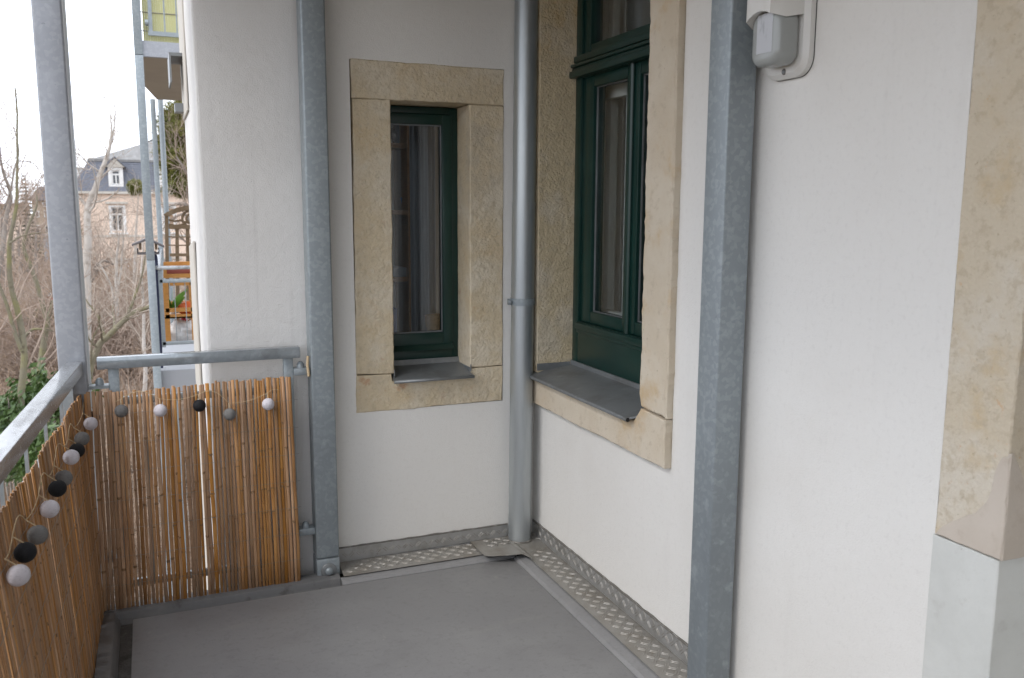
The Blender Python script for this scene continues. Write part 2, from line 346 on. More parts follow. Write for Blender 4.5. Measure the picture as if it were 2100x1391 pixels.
M['twig_red'] = lay('red_brown_twigs', (0.29, 0.20, 0.14), [((0.37, 0.275, 0.194), .7, .4, .7)], rough=.9)
M['twig_pale'] = lay('pale_twigs', (0.483, 0.408, 0.342), [((0.333, 0.275, 0.225), .8, .4, .7)], rough=.9)
M['needle'] = lay('pine_needles', (0.128, 0.133, 0.024), [((0.204, 0.178, 0.037), 1.2, .42, .66), ((0.060, 0.076, 0.020), .8, .5, .7)], rough=.7)
M['needle_dark'] = lay('spruce_needles', (0.045, 0.055, 0.03), [((0.075, 0.075, 0.045), .8, .45, .7)], rough=.8)
M['leaf'] = lay('green_leaves', (0.055, 0.10, 0.022), [((0.09, 0.145, 0.03), 2, .42, .7), ((0.025, 0.05, 0.012), 4, .52, .7)], rough=.45)
M['peach'] = lay('peach_render', (0.74, 0.585, 0.475), [((0.68, 0.52, 0.415), .5, .4, .7)], rough=.9)
M['beige'] = lay('beige_render', (0.42, 0.35, 0.27), [((0.36, 0.29, 0.22), .5, .4, .7)], rough=.9)
M['slate'] = lay('slate', (0.135, 0.145, 0.175), [((0.18, 0.185, 0.21), 2.5, .45, .7, (1, 1, 4)), ((0.075, 0.08, 0.095), 6, .5, .7, (1, 1, 3))], rough=.6, bumps=[(.5, 12, .05, (.6, 1, 3))])  # slate tone lightened to stand in for haze over the far roofs
M['slate_grey'] = lay('felt_roof', (0.20, 0.195, 0.19), [((0.25, 0.245, 0.24), 1.2, .4, .7, (3, 1, .4))], rough=.8)
M['trim'] = lay('white_trim', (0.72, 0.71, 0.69), rough=.7)
M['trim_stone'] = lay('grey_trim', (0.50, 0.47, 0.42), rough=.8)
M['pane'] = lay('far_glass', (0.045, 0.05, 0.055), rough=.1, spec=.8)
M['blind'] = lay('blind', (0.36, 0.22, 0.11), rough=.7)
M['orange_wood'] = lay('varnished_wood', (0.52, 0.245, 0.06), [((0.42, 0.18, 0.04), 14, .45, .7, (1, 1, 5))], rough=.4)
M['brown_wood'] = lay('brown_wood', (0.13, 0.085, 0.045), [((0.17, 0.12, 0.07), 12, .45, .7)], rough=.7)
M['terracotta'] = lay('terracotta', (0.25, 0.065, 0.045), rough=.7)
M['cream'] = lay('cream_screen', (0.62, 0.60, 0.30), [((0.52, 0.51, 0.25), 30, .4, .7, (6, 1, .1))], rough=.7)
M['bag'] = lay('white_bag', (0.66, 0.66, 0.66), [((0.5, 0.5, 0.5), 12, .45, .7)], rough=.5)
M['red'] = lay('red_plastic', (0.36, 0.015, 0.02), rough=.35)
M['orange'] = lay('orange_plastic', (0.62, 0.13, 0.03), rough=.45)
M['plant_green'] = lay('plant_green', (0.12, 0.26, 0.03), rough=.4)
M['navy'] = lay('navy_cloth', (0.02, 0.025, 0.06), rough=.8)
M['roof_felt'] = lay('feeder_roof', (0.13, 0.115, 0.115), rough=.8)
M['black'] = lay('black_rubber', (0.012, 0.012, 0.013), rough=.5)
M['plank'] = lay('weathered_plank', (0.30, 0.31, 0.33), rough=.8)

# ================================================================== THE BUILDING WITH THE BALCONY CORNER
bld = thing('apartment_building', 'white rendered apartment house with sandstone trim enclosing the balcony corner', 'building', (0, 0, -8))
T = 0.45
# wall A (x = 0 .. T), openings: window y[-1.2,-.015] z[.69,2.95]; door y[-3.68,-2.315] z[0,2.7]
wa = MB()
WZ0, WZ1 = 0.69, 2.95
for a in [(-1.2, -0.015, -8, WZ0), (-1.2, -0.015, WZ1, 7), (-0.015, T, -8, 7), (-2.315, -1.2, -8, 7),
          (-3.68, -2.315, -8, -.06), (-3.68, -2.315, 2.7, 7), (-7.0, -3.68, -8, 7)]:
    wa.box(0, T, a[0], a[1], a[2], a[3])
wa.build('wall', M['plaster'], bld)
# wall B (y = 0 .. T), opening x[-.853,-.16] z[.70,2.21]
wb = MB()
for a in [(-1.0, -0.853, -8, 7), (-0.853, -0.16, -8, .70), (-0.853, -0.16, 2.21, 7), (-0.16, 0, -8, 7)]:
    wb.box(a[0], a[1], 0, T, a[2], a[3])
wb.build('wall', M['plaster'], bld)
# outer end of wall B and the street side of the bay, with a soft, hand-rubbed arris
wc = MB()
nz = 60
for (x_prof) in [0]:
    prof = [(-1.0, 0.0), (-1.42, 0.0), (-1.451, 0.001), (-1.458, 0.004), (-1.462, 0.010), (-1.463, 0.03), (-1.462, 0.55), (-1.462, 1.10), (-1.0, 1.85), (-1.0, 1.75), (-1.40, 1.08), (-1.40, T), (-1.0, T)]
    vs = []; fs = []
    zs = [-8, -4, -1] + [-.9 + 4.4 * i / nz for i in range(nz + 1)] + [5, 7]
    for z in zs:
        for i, (x, y) in enumerate(prof):
            w = 0.006 * noise.noise(Vector((z * 2.3, i * .2, 1))) if 2 <= i <= 6 else 0
            vs.append((x + w, y + w * .5, z))
    n = len(prof)
    for k in range(len(zs) - 1):
        for i in range(n):
            fs.append((k * n + i, k * n + (i + 1) % n, (k + 1) * n + (i + 1) % n, (k + 1) * n + i))
    wc.add(vs, fs)
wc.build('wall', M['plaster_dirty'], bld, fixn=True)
MB().box(-1.46, -.001, -5.15, -4.70, -8, 7).build('wall', M['plaster'], bld)  # unseen end wall behind the camera, added to darken wall B
# sandstone trim on the street side of the bay, seen almost edge-on
MB().prism([(0.62, -1.2), (1.08, -1.2), (1.08, 1.40), (0.62, 1.44)], 'x', -1.473, -1.464, jit=.004, step=.06, bev=.003, seed=5).build('stone_trim', M['trim_stone'], bld)
MB().prism([(0.60, 2.03), (1.08, 2.03), (1.08, 2.95), (0.60, 2.95)], 'x', -1.471, -1.464, jit=.004, step=.06, bev=.003, seed=6).build('stone_trim', M['trim_stone'], bld)
MB().box(-1.53, -1.463, .80, 1.07, 2.30, 2.315).box(-1.53, -1.522, .80, 1.07, 2.18, 2.30).build('sill_flashing', M['zinc'], bld)
MB().box(-1.51, -1.463, .95, 1.06, 2.06, 2.10).build('wall_bracket', M['zinc'], bld)

# ---- small window in wall B: four stones
def stone(name, poly, plane, d0, d1, mat, seed, jit=.003, bev=.004, label=None):
    o = MB().prism(poly, plane, d0, d1, jit=jit, step=.02, bev=bev, seed=seed).build(name, mat, bld)
    if label: o['label'] = label
    return o
FB = -0.005
stone('lintel', [(-.846, 2.053), (-.160, 2.053), (-.158, 2.208), (-.848, 2.212)], 'y', FB, .22, M['stone'], 11)
stone('jamb', [(-.853, .872), (-.683, .867), (-.681, 2.050), (-.843, 2.050)], 'y', FB, .150, M['stone'], 12)
stone('jamb', [(-.323, .869), (-.162, .869), (-.160, 2.050), (-.321, 2.050)], 'y', FB, .20, M['stone'], 13)
stone('sill_stone', [(-.857, .699), (-.163, .702), (-.162, .865), (-.318, .865), (-.326, .832), (-.690, .832), (-.696, .864), (-.855, .868)], 'y', FB, .20, M['stone'], 14, jit=.004)
# window joinery
wB = MB()
YF = .165
def ringy(mb, x0, x1, z0, z1, w, y0, y1, wb_=None):
    wb_ = wb_ or w
    mb.box(x0, x0 + w, y0, y1, z0, z1).box(x1 - w, x1, y0, y1, z0, z1).box(x0 + w, x1 - w, y0, y1, z1 - w, z1).box(x0 + w, x1 - w, y0, y1, z0, z0 + wb_)
ringy(wB, -.735, -.322, .893, 2.049, .030, YF, YF + .07, .045)
winB = wB.build('window', M['green'], bld, bevel=.002)
sB = MB(); ringy(sB, -.702, -.353, .962, 2.017, .046, YF - .012, YF + .05, .056); sB.build('sash', M['green'], winB, bevel=.003)
MB().prism([(YF - .035, .940), (YF, .938), (YF, .962), (YF - .012, .964)], 'x', -.702, -.353).build('drip_rail', M['green'], winB, bevel=.002, fixn=True)
MB().box(-.660, -.398, YF + .018, YF + .024, 1.017, 1.972).build('pane', M['glass'], winB)
MB().box(-.658, -.400, YF + .006, YF + .012, 1.018, 1.024).box(-.658, -.400, YF + .006, YF + .012, 1.965, 1.971).box(-.404, -.399, YF + .006, YF + .012, 1.024, 1.965).build('glazing_bead', M['zinc'], winB)
zs = MB()
zs.prism([(-.040, .842), (.150, .872), (.158, .895), (.164, .895), (.156, .864), (-.040, .834)], 'x', -.682, -.322)
zs.add([(-.694, -.042, .842), (-.320, -.042, .842), (-.326, .0, .849), (-.688, .0, .849), (-.694, -.042, .832), (-.320, -.042, .832), (-.326, .0, .838), (-.688, .0, .838)], [(0,1,2,3),(4,7,6,5),(0,4,5,1),(1,5,6,2),(2,6,7,3),(3,7,4,0)])
zs.tube([(-.694, -.044, .834), (-.318, -.044, .834)], .007, 10)
zs.box(-.684, -.6815, -.01, .155, .850, .884).box(-.3225, -.320, -.01, .155, .850, .884)
zs.build('sill_flashing', M['zinc'], bld, fixn=True)

# ---- big window in wall A
FA = -0.030
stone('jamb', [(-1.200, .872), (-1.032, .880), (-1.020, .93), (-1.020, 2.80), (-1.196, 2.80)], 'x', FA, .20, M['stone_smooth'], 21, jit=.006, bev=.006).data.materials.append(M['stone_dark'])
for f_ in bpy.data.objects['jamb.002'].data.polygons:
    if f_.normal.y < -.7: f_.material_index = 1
stone('jamb', [(-.102, .842), (-.016, .842), (-.016, 2.80), (-.102, 2.80)], 'x', FA, .20, M['stone_dark'], 22, jit=.005, bev=.005, label='weathered ochre jamb stone beside the downpipe')
stone('sill_stone', [(-1.198, .691), (-.018, .691), (-.018, .838), (-.055, .838), (-.06, .818), (-.985, .818), (-1.03, .872), (-1.198, .866)], 'x', FA - .002, .20, M['stone_smooth'], 23, jit=.004, bev=.005)
stone('lintel', [(-1.198, 2.804), (-.018, 2.804), (-.018, 2.945), (-1.198, 2.945)], 'x', FA, .20, M['stone_smooth'], 24)
XF = .150
wA = MB()
def ringx(mb, y0, y1, z0, z1, w, x0, x1, wb_=None, wt=None):
    wb_ = wb_ or w; wt = wt or w
    mb.box(x0, x1, y0, y0 + w, z0, z1).box(x0, x1, y1 - w, y1, z0, z1).box(x0, x1, y0 + w, y1 - w, z1 - wt, z1).box(x0, x1, y0 + w, y1 - w, z0, z0 + wb_)
ringx(wA, -1.020, -.103, .868, 2.80, .055, XF, XF + .08, .214)
wA.box(XF, XF + .08, -.965, -.158, 2.172, 2.245)
winA = wA.build('window', M['green'], bld, bevel=.003)
MB().box(XF + .030, XF + .08, -.612, -.583, 1.003, 2.172).build('mullion', M['green'], winA)
MB().tube([(XF + .008, -.5975, 1.084), (XF + .008, -.5975, 2.172)], .014, 12).build('mullion_bead', M['green'], winA)
MB().box(XF - .018, XF, -.965, -.158, 1.050, 1.080).box(XF - .010, XF, -.965, -.158, 1.032, 1.050).build('drip_rail', M['green'], winA, bevel=.006)
MB().box(.116, XF, -1.018, -.090, 2.172, 2.202).box(.130, XF, -1.018, -.098, 2.202, 2.218).box(.122, XF, -1.018, -.098, 2.218, 2.233).box(.135, XF, -1.018, -.104, 2.239, 2.268).build('transom_cornice', M['green'], winA, bevel=.005)
for (y0, y1, z0, z1, wl, wr) in [(-.596, -.160, 1.084, 2.172, .050, .098), (-.963, -.599, 1.084, 2.172, .06, .050)]:
    q = MB(); xa_, xb_ = XF + .010, XF + .07
    q.box(xa_, xb_, y0, y0 + wl, z0, z1).box(xa_, xb_, y1 - wr, y1, z0, z1).box(xa_, xb_, y0 + wl, y1 - wr, z0, z0 + .054).box(xa_, xb_, y0 + wl, y1 - wr, z1 - .05, z1)
    q.build('sash', M['green'], winA, bevel=.005)
    MB().box(XF + .034, XF + .040, y0 + wl - .008, y1 - wr + .008, z0 + .045, z1 - .045).build('pane', M['glass'], winA)
    q = MB(); ringx(q, y0 + wl - .002, y1 - wr + .002, z0 + .052, z1 - .048, .006, XF + .026, XF + .033); q.build('glazing_bead', M['zinc'], winA)
q = MB(); ringx(q, -.963, -.160, 2.247, 2.79, .060, XF + .010, XF + .07, .058); q.build('sash', M['green'], winA, bevel=.005)
MB().box(XF + .034, XF + .040, -.91, -.215, 2.29, 2.74).build('pane', M['glass'], winA)
# inner white casement behind the outer glass
XI = .262
ya = P(1206, 500, 0, XI).y; yb = P(1224, 500, 0, XI).y
q = MB(); q.box(XI, XI + .04, yb, ya + .03, 1.0, 2.12); q.box(XI, XI + .04, -.95, yb, 1.0, P(1240, 636, 0, XI).z); q.box(XI, XI + .04, -.42, -.36, 1.1, 2.12); q.box(XI, XI + .04, -.95, yb, 2.08, 2.14)
q.box(XI, XI + .04, yb, ya + .03, 2.22, 2.8)
q.build('inner_casement', M['white_paint'], winA, bevel=.006)
q = MB()
q.box(XI + .05, XI + .09, yb - .018, ya, 1.0, 2.8); q.build('inner_casement', M['white_paint'], winA, bevel=.006)
# zinc sill of the big window
zs = MB()
zs.add([(-.058, -.045, .832), (-.058, -.990, .832), (.0, -1.022, .850), (.0, -.060, .850), (.150, -1.022, .872), (.150, -.103, .872),
        (-.058, -.045, .824), (-.058, -.990, .824), (.0, -1.022, .842), (.0, -.060, .842), (.150, -1.022, .864), (.150, -.103, .864), (.0, -.101, .850), (.0, -.101, .842)],
       [(0, 1, 2, 3), (3, 2, 4, 5), (6, 9, 8, 7), (9, 11, 10, 8), (0, 6, 7, 1), (1, 7, 8, 2), (2, 8, 10, 4), (0, 3, 9, 6)])
zs.box(.142, .149, -1.015, -.104, .872, .893)
zs.tube([(-.059, -.040, .824), (-.059, -.992, .824)], .009, 10, cap=False)
zs.box(-.03, .14, -.1048, -.1028, .852, .885)
zf = zs.build('sill_flashing', M['zinc'], bld)
MB().tube([(-.059, -.9915, .824), (-.059, -.9925, .824)], .0075, 10).build('drip_end', M['dark'], zf)

# ---- door surround at the right
stone('jamb', [(-2.490, .852), (-2.318, .852), (-2.318, 2.70), (-2.490, 2.70)], 'x', -.006, .24, M['stone_pale'], 31, jit=.003, bev=.003, label='pale sandstone door jamb above the painted base')
stone('jamb_base', [(-2.488, -.05), (-2.314, -.05), (-2.312, .849), (-2.486, .849)], 'x', -.005, .24, M['paint_base'], 32, jit=.001, bev=.002)
stone('jamb', [(-3.68, -.05), (-3.50, -.05), (-3.50, 2.70), (-3.68, 2.70)], 'x', -.006, .24, M['stone_pale'], 33)
stone('lintel', [(-3.50, 2.52), (-2.492, 2.52), (-2.492, 2.70), (-3.50, 2.70)], 'x', -.006, .24, M['stone_pale'], 34)
# smooth mortar repair on the foot of the jamb, front and reveal
rp = [(P(x, y, 0, -.006).y, P(x, y, 0, -.006).z) for x, y in [(1921, 1092), (1935, 1078), (1968, 1064), (2000, 1050), (2022, 1030), (2034, 1005), (2040, 975), (2048, 950), (2056, 938), (2076, 937)]]
rp = [(max(u, -2.4935), max(v, .853)) for u, v in rp]
rp[-1] = (-2.4925, rp[-1][1])
rp = rp + [(-2.4925, .8535), (rp[0][0], .8535)]
MB().prism(rp, 'x', -.0095, 0.0, jit=.005, step=.010, bev=.0022, seed=41).build('mortar_repair', M['mortar'], bld)
MB().prism([(-.0065, .8535), (.20, .8535), (.20, .93), (.12, .945), (.06, .98), (.03, 1.04), (.0, 1.09), (-.0065, 1.09)], 'y', -2.4945, -2.487, jit=.003, step=.02, bev=.0015, seed=42).build('mortar_repair', M['mortar'], bld)
dl = MB().box(.24, .29, -3.50, -2.50, -.05, 2.52).build('door', M['white_paint'], bld, bevel=.004)
MB().box(.225, .24, -3.40, -2.60, .1, .9).box(.225, .24, -3.40, -2.60, 1.1, 2.4).build('door_panel', M['white_paint'], dl, bevel=.006)
MB().box(0.0, .3, -3.50, -2.49, -.08, -.052).build('door_threshold', M['zinc'], bld)

# ---- rooms behind the windows (shells; the small-window one has an unseen opening added for light)
def shell(mb, x0, x1, y0, y1, z0, z1, skip):
    fs = {'-x': (0,3,7,4), '+x': (1,2,6,5), '-y': (0,1,5,4), '+y': (3,2,6,7), '-z': (0,1,2,3), '+z': (4,5,6,7)}
    mb.add([(x0,y0,z0),(x1,y0,z0),(x1,y1,z0),(x0,y1,z0),(x0,y0,z1),(x1,y0,z1),(x1,y1,z1),(x0,y1,z1)], [f for k, f in fs.items() if k not in skip])
q = MB(); shell(q, T, 4.0, -2.2, -.02, .1, 3.0, ('-x',)); q.build('interior_wall', M['room'], bld)
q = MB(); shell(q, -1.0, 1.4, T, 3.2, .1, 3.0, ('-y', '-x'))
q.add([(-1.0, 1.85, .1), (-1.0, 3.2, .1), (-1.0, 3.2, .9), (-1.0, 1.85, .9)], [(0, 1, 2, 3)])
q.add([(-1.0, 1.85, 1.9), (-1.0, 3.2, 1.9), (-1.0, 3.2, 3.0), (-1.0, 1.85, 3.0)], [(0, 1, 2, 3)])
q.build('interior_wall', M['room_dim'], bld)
# furniture seen through the small window
bk = thing('bookcase', 'dark wooden bookcase standing inside behind the narrow window', 'bookcase', (-.35, 1.0, .1))
for z in (.45, .83, 1.19, 1.56, 1.92, 2.2): MB().box(-.75, -.335, .98, 1.26, z, z + .024).build('shelf', M['shelf_wood'], bk)
MB().box(-.335, -.315, .97, 1.26, .1, 2.25).build('side_panel', M['shelf_wood'], bk)
MB().box(-.77, -.75, .98, 1.26, .1, 2.25).build('side_panel', M['shelf_wood'], bk)
MB().box(-.77, -.315, 1.26, 1.275, .1, 2.25).build('back_panel', M['room'], bk)
cu = MB()
cx0_ = P(842, 450, 1, .7).x; cx1_ = P(893, 450, 1, .7).x
vs = []; fs = []
N = 40
for i in range(N + 1):
    x = cx0_ + (cx1_ - cx0_) * i / N; y = .70 + .022 * math.sin(i * 1.15) + .008 * math.sin(i * 2.7)
    vs += [(x, y, .75), (x + .004, y, 2.6)]
for i in range(N): fs.append((2 * i, 2 * i + 2, 2 * i + 3, 2 * i + 1))
cu.add(vs, fs, True); co = cu.build('curtain', M['curtain']); tag(co, 'pale grey curtain hanging inside the narrow window', 'curtain')
sd = co.modifiers.new('thick', 'SOLIDIFY'); sd.thickness = .002
tag(MB().box(-.70, -.47, .72, .95, .88, 1.075).build('storage_box', M['blue'], None, bevel=.01), 'blue plastic box inside at the foot of the narrow window', 'box')
tag(MB().lathe([(.055, 0), (.07, .05), (.075, .10), (.066, .10), (.06, .02)], (-.335, .42, .965), 14).build('basket', M['basket']), 'small woven basket inside the narrow window, bottom right', 'basket')
for px, py, w, h, mt, lb, nm, ct in [(828, 330, .05, .13, 'pane', 'round dark dish upright on the upper bookcase shelf', 'dish', 'dish'), (835, 443, .05, .06, 'blue', 'small blue cup on the second bookcase shelf', 'cup', 'cup'), (822, 580, .10, .05, 'curtain', 'stack of white paper lying on the lower bookcase shelf', 'papers', 'papers')]:
    p = P(px, py, 1, 1.1)
    zf_ = min((z + .024 for z in (.83, 1.19, 1.56, 1.92) if abs(z + .024 - p.z) < .4), key=lambda z: abs(z - p.z + h / 2))
    if nm == 'dish': o = MB().lathe([(.02, 0), (.06, .006), (.075, .014), (.07, .016), (.02, .008)], (p.x, 1.12, zf_ + .076), 20, axis=1).build(nm, M[mt])
    elif nm == 'cup': o = MB().lathe([(.02, 0), (.032, .03), (.036, .07), (.032, .07), (.02, .01)], (p.x, 1.1, zf_), 16).build(nm, M[mt])
    else: o = MB().box(p.x - w, p.x + w, 1.02, 1.2, zf_, zf_ + h).build(nm, M[mt], None, bevel=.003)
    tag(o, lb, ct)

# ================================================================== BALCONY FLOOR, CURB, PLATES
fl = MB().box(-1.80, -.188, -4.6, -.200, -.03, 0.0).build('balcony_floor', M['floor'], None, bevel=.004); tag(fl, None, kind='structure')
MB().box(-2.02, -1.80, -4.62, -.05, -.20, -.022).box(-1.80, 0, -4.62, -.002, -.20, -.034).build('floor_deck', M['gutter'], fl)
# folded border of the floor sheet against the plates (rear and wall side)
q = MB()
q.prism([(-.200, .0015), (-.188, .012), (-.160, .016), (-.155, .016), (-.155, -.03), (-.200, -.03)], 'x', -.975, -.165)
q.prism([(-.188, .0015), (-.176, .012), (-.142, .016), (-.130, .016), (-.130, -.03), (-.188, -.03)], 'y', -.215, -4.6)
q.build('floor_border', M['floor'], fl, fixn=True)
q = MB()
q.prism([(-.200, -.021), (-.172, -.008), (-.165, .020), (-.085, .024), (-.080, .0), (-.08, -.022)], 'x', -1.915, -.976)
q.prism([(-1.916, -.02), (-1.912, .026), (-1.862, .024), (-1.852, -.004), (-1.842, -.021)], 'y', -.165, -4.6)
q.build('curb', M['curb'], fl, bevel=.004, fixn=True)

def bars(mb, org, u, v, nrm, inside, pitch=.0135, L=.031, w=.0036, h=.0015):
    """five-bar style tread pattern: pairs of raised bars, alternating direction"""
    org = Vector(org); u = Vector(u); v = Vector(v); nrm = Vector(nrm)
    cell = .031
    for i in range(-2, 140):
        for j in range(-2, 14):
            c0 = (i * cell, j * cell)
            fl_ = (i + j) % 2
            for s_ in (-1, 1):
                d = Vector((1, 1)).normalized() if fl_ else Vector((1, -1)).normalized()
                pd = Vector((-d.y, d.x))
                cc = Vector(c0) + pd * (s_ * .0046)
                if not inside(cc.x, cc.y): continue
                lp = []
                for k, (a, b) in enumerate([(-L / 2, 0), (-L / 4, w / 2), (L / 4, w / 2), (L / 2, 0), (L / 4, -w / 2), (-L / 4, -w / 2)]):
                    q_ = cc + d * a + pd * b; lp.append(q_)
                vs = [org + u * q_.x + v * q_.y for q_ in lp] + [org + u * (cc + (q_ - cc) * .6).x + v * (cc + (q_ - cc) * .6).y + nrm * h for q_ in lp]
                mb.add(vs, [(6, 7, 8, 9, 10, 11)] + [(k, (k + 1) % 6, 6 + (k + 1) % 6, 6 + k) for k in range(6)])

# left plate along wall B
t1 = MB().prism([(-.962, -.162), (-.305, -.162), (-.295, -.02), (-.955, -.008)], 'z', .024, .021, jit=.001, step=.05, seed=51).build('tread_plate', M['tread'], None, fixn=True)
tag(t1, 'dirty aluminium tread plate along the foot of the narrow-window wall', 'tread plate', 'tread plates along the walls')
q = MB(); bars(q, (-.962, -.156, .024), (1, 0, 0), (0, 1, 0), (0, 0, 1), lambda x, y: .012 < x < .645 and .012 < y < .138); o = q.build('raised_bars', M['bars'], t1); o['kind'] = 'stuff'
# skirting on wall B
def skirt(plane, a, b, z0, z1, d, seed):
    n = 40; top = [(a + (b - a) * i / n, z1 + .004 * noise.noise(Vector((i * .6, seed, 0)))) for i in range(n + 1)]
    poly = [(a, z0), (b, z0)] + top[::-1]
    return MB().prism(poly, plane, d - .003, d, seed=seed)
s1 = skirt('y', -.955, -.135, .024, .090, -.004, 3).build('tread_skirting', M['skirt'], None, fixn=True)
tag(s1, 'bright tread plate skirting upright below the narrow window', 'skirting', 'tread plate skirtings')
q = MB(); bars(q, (-.955, -.0072, .024), (1, 0, 0), (0, 0, 1), (0, -1, 0), lambda x, y: .01 < x < .81 and .010 < y < .058); o = q.build('raised_bars', M['bars'], s1); o['kind'] = 'stuff'
q = MB().prism([(-.955 + .82 * i / 30, .0905 + .004 * noise.noise(Vector((i * .8, 3, 0))) + .003 * random.random()) for i in range(31)] + [(-.135, .086), (-.955, .086)], 'y', -.0085, -.001); q.build('sealant_bead', M['sealant'], s1, fixn=True)
# right plate along wall A with the lifted corner flap
t2 = MB()
t2.prism([(-.136, -4.5), (-.006, -4.5), (-.006, -.205), (-.136, -.205)], 'z', .023, .020)
vs = []; fs = []
nn = 14
fe = [P(990, 1139, 2, .036), P(1010, 1141, 2, .036), P(1040, 1141, 2, .036), P(1060, 1140, 2, .034), P(1074, 1141, 2, .028), P(1092, 1152, 2, .024)]
def flap_y(x):
    for k in range(len(fe) - 1):
        a, b = fe[k], fe[k + 1]
        if a.x <= x <= b.x: return a.y + (b.y - a.y) * (x - a.x) / (b.x - a.x)
    return fe[0].y if x < fe[0].x else -.206
for i in range(nn + 1):
    t = i / nn
    xa = -.328 + .322 * t
    yb = flap_y(xa) if xa > fe[0].x else -.03 + (fe[0].y + .03) * max(0, (xa + .328) / max(1e-4, fe[0].x + .328))
    zl = .036 + .006 * math.sin(math.pi * min(1, max(0, t * 1.25))) if xa < -.13 else .0235
    for z in (0, -.003):
        vs += [(xa, -.010, .030 + z), (xa, min(yb, -.02), zl + z)]
for i in range(nn):
    a = i * 4
    fs += [(a, a + 1, a + 5, a + 4), (a + 2, a + 6, a + 7, a + 3), (a, a + 4, a + 6, a + 2), (a + 1, a + 3, a + 7, a + 5)]
fs += [(0, 2, 3, 1), (nn * 4, nn * 4 + 1, nn * 4 + 3, nn * 4 + 2)]
t2.add(vs, fs)
t2 = t2.build('tread_plate', M['tread'], None, fixn=True)
tag(t2, 'dirty aluminium tread plate with lifted corner flap around the downpipe foot', 'tread plate', 'tread plates along the walls')
q = MB(); bars(q, (-.128, -.2, .023), (0, -1, 0), (1, 0, 0), (0, 0, 1), lambda x, y: .01 < x < 1.9 and .012 < y < .115)
bars(q, (-.328, -.02, .0385), (1, 0, 0), (0, -1, 0), (0, 0, 1), lambda x, y: .045 < x < .31 and .015 < y < .105 and (x - .234) ** 2 + (y - .042) ** 2 > .0050, h=.002); o = q.build('raised_bars', M['bars'], t2); o['kind'] = 'stuff'
s2 = skirt('x', -1.535, -.012, .026, .096, -.004, 8).build('tread_skirting', M['skirt'], None, fixn=True)
tag(s2, 'dark grey tread plate skirting below the large window', 'skirting', 'tread plate skirtings')
q = MB(); bars(q, (-.0072, -.012, .026), (0, -1, 0), (0, 0, 1), (-1, 0, 0), lambda x, y: .01 < x < 1.515 and .010 < y < .062); o = q.build('raised_bars', M['bars'], s2); o['kind'] = 'stuff'
q = MB().prism([(-1.535 + 1.52 * i / 40, .0965 + .004 * noise.noise(Vector((i * .8, 8, 0))) + .003 * random.random()) for i in range(41)] + [(-.015, .091), (-1.535, .091)], 'x', -.0085, -.001); q.build('sealant_bead', M['sealant'], s2, fixn=True)
# upper balcony (the roof over this one)
ub = thing('upper_balcony', 'underside and slab of the balcony overhead', 'balcony', (-1, -2.3, 3.0))
MB().box(-1.86, -.004, -4.6, -.004, 2.88, 2.98).build('slab', M['ceiling'], ub)
MB().box(-1.92, -1.86, -4.6, -.004, 2.84, 3.08).build('edge_beam', M['galv'], ub)

# ================================================================== GALVANISED POSTS
def bolt(mb, c, axis, r=.012, L=.014, sgn=-1):
    mb.lathe([(r * 1.0, 0), (r * 1.0, sgn * L * .6), (r * .7, sgn * L)], c, 12, axis=axis)
pp = thing('steel_post', 'galvanised square post bolted to the floor left of the narrow window', 'post', (-1.018, -.065, 0), 'galvanised balcony posts')
MB().box(-1.067, -.969, -.114, -.016, .095, 3.4).build('shaft', M['galv'], pp, bevel=.009, segs=3)
sh = MB().box(-1.067, -.969, -.116, -.016, -.005, .092).build('foot', M['galv'], pp, bevel=.004)
MB().lathe([(.034, -.1165), (.034, -.121), (.030, -.123)], (-1.018, 0, .040), 20, axis=1).build('washer', M['zinc'], sh)
MB().lathe([(.016, -.122), (.016, -.134), (.011, -.139)], (-1.018, 0, .040), 12, axis=1).build('bolt', M['galv'], sh)
pr = thing('steel_post', 'thick galvanised square post in front of the wall left of the motion sensor', 'post', (-.075, -1.56, 0), 'galvanised balcony posts')
MB().box(-.122, -.026, -1.614, -1.512, 0.02, 3.4).build('shaft', M['galv'], pr, bevel=.007, segs=3)
MB().box(-.18, -.02, -1.66, -1.50, .012, .022).build('foot', M['galv'], pr, bevel=.002)
pc = thing('steel_post', 'stained galvanised corner post rising against the white sky', 'post', (-1.955, -.07, -.2), 'galvanised balcony posts')
MB().box(-2.003, -1.906, -.122, -.030, -.2, 3.4).build('shaft', M['galv_old'], pc, bevel=.008, segs=3)
MB().box(-2.003, -1.906, -.024, .080, -.2, 3.4).build('rear_shaft', M['galv'], pc, bevel=.006, segs=3)
MB().box(-1.99, -1.915, -.034, -.018, .2, 3.2).build('joint_strip', M['dark'], pc)

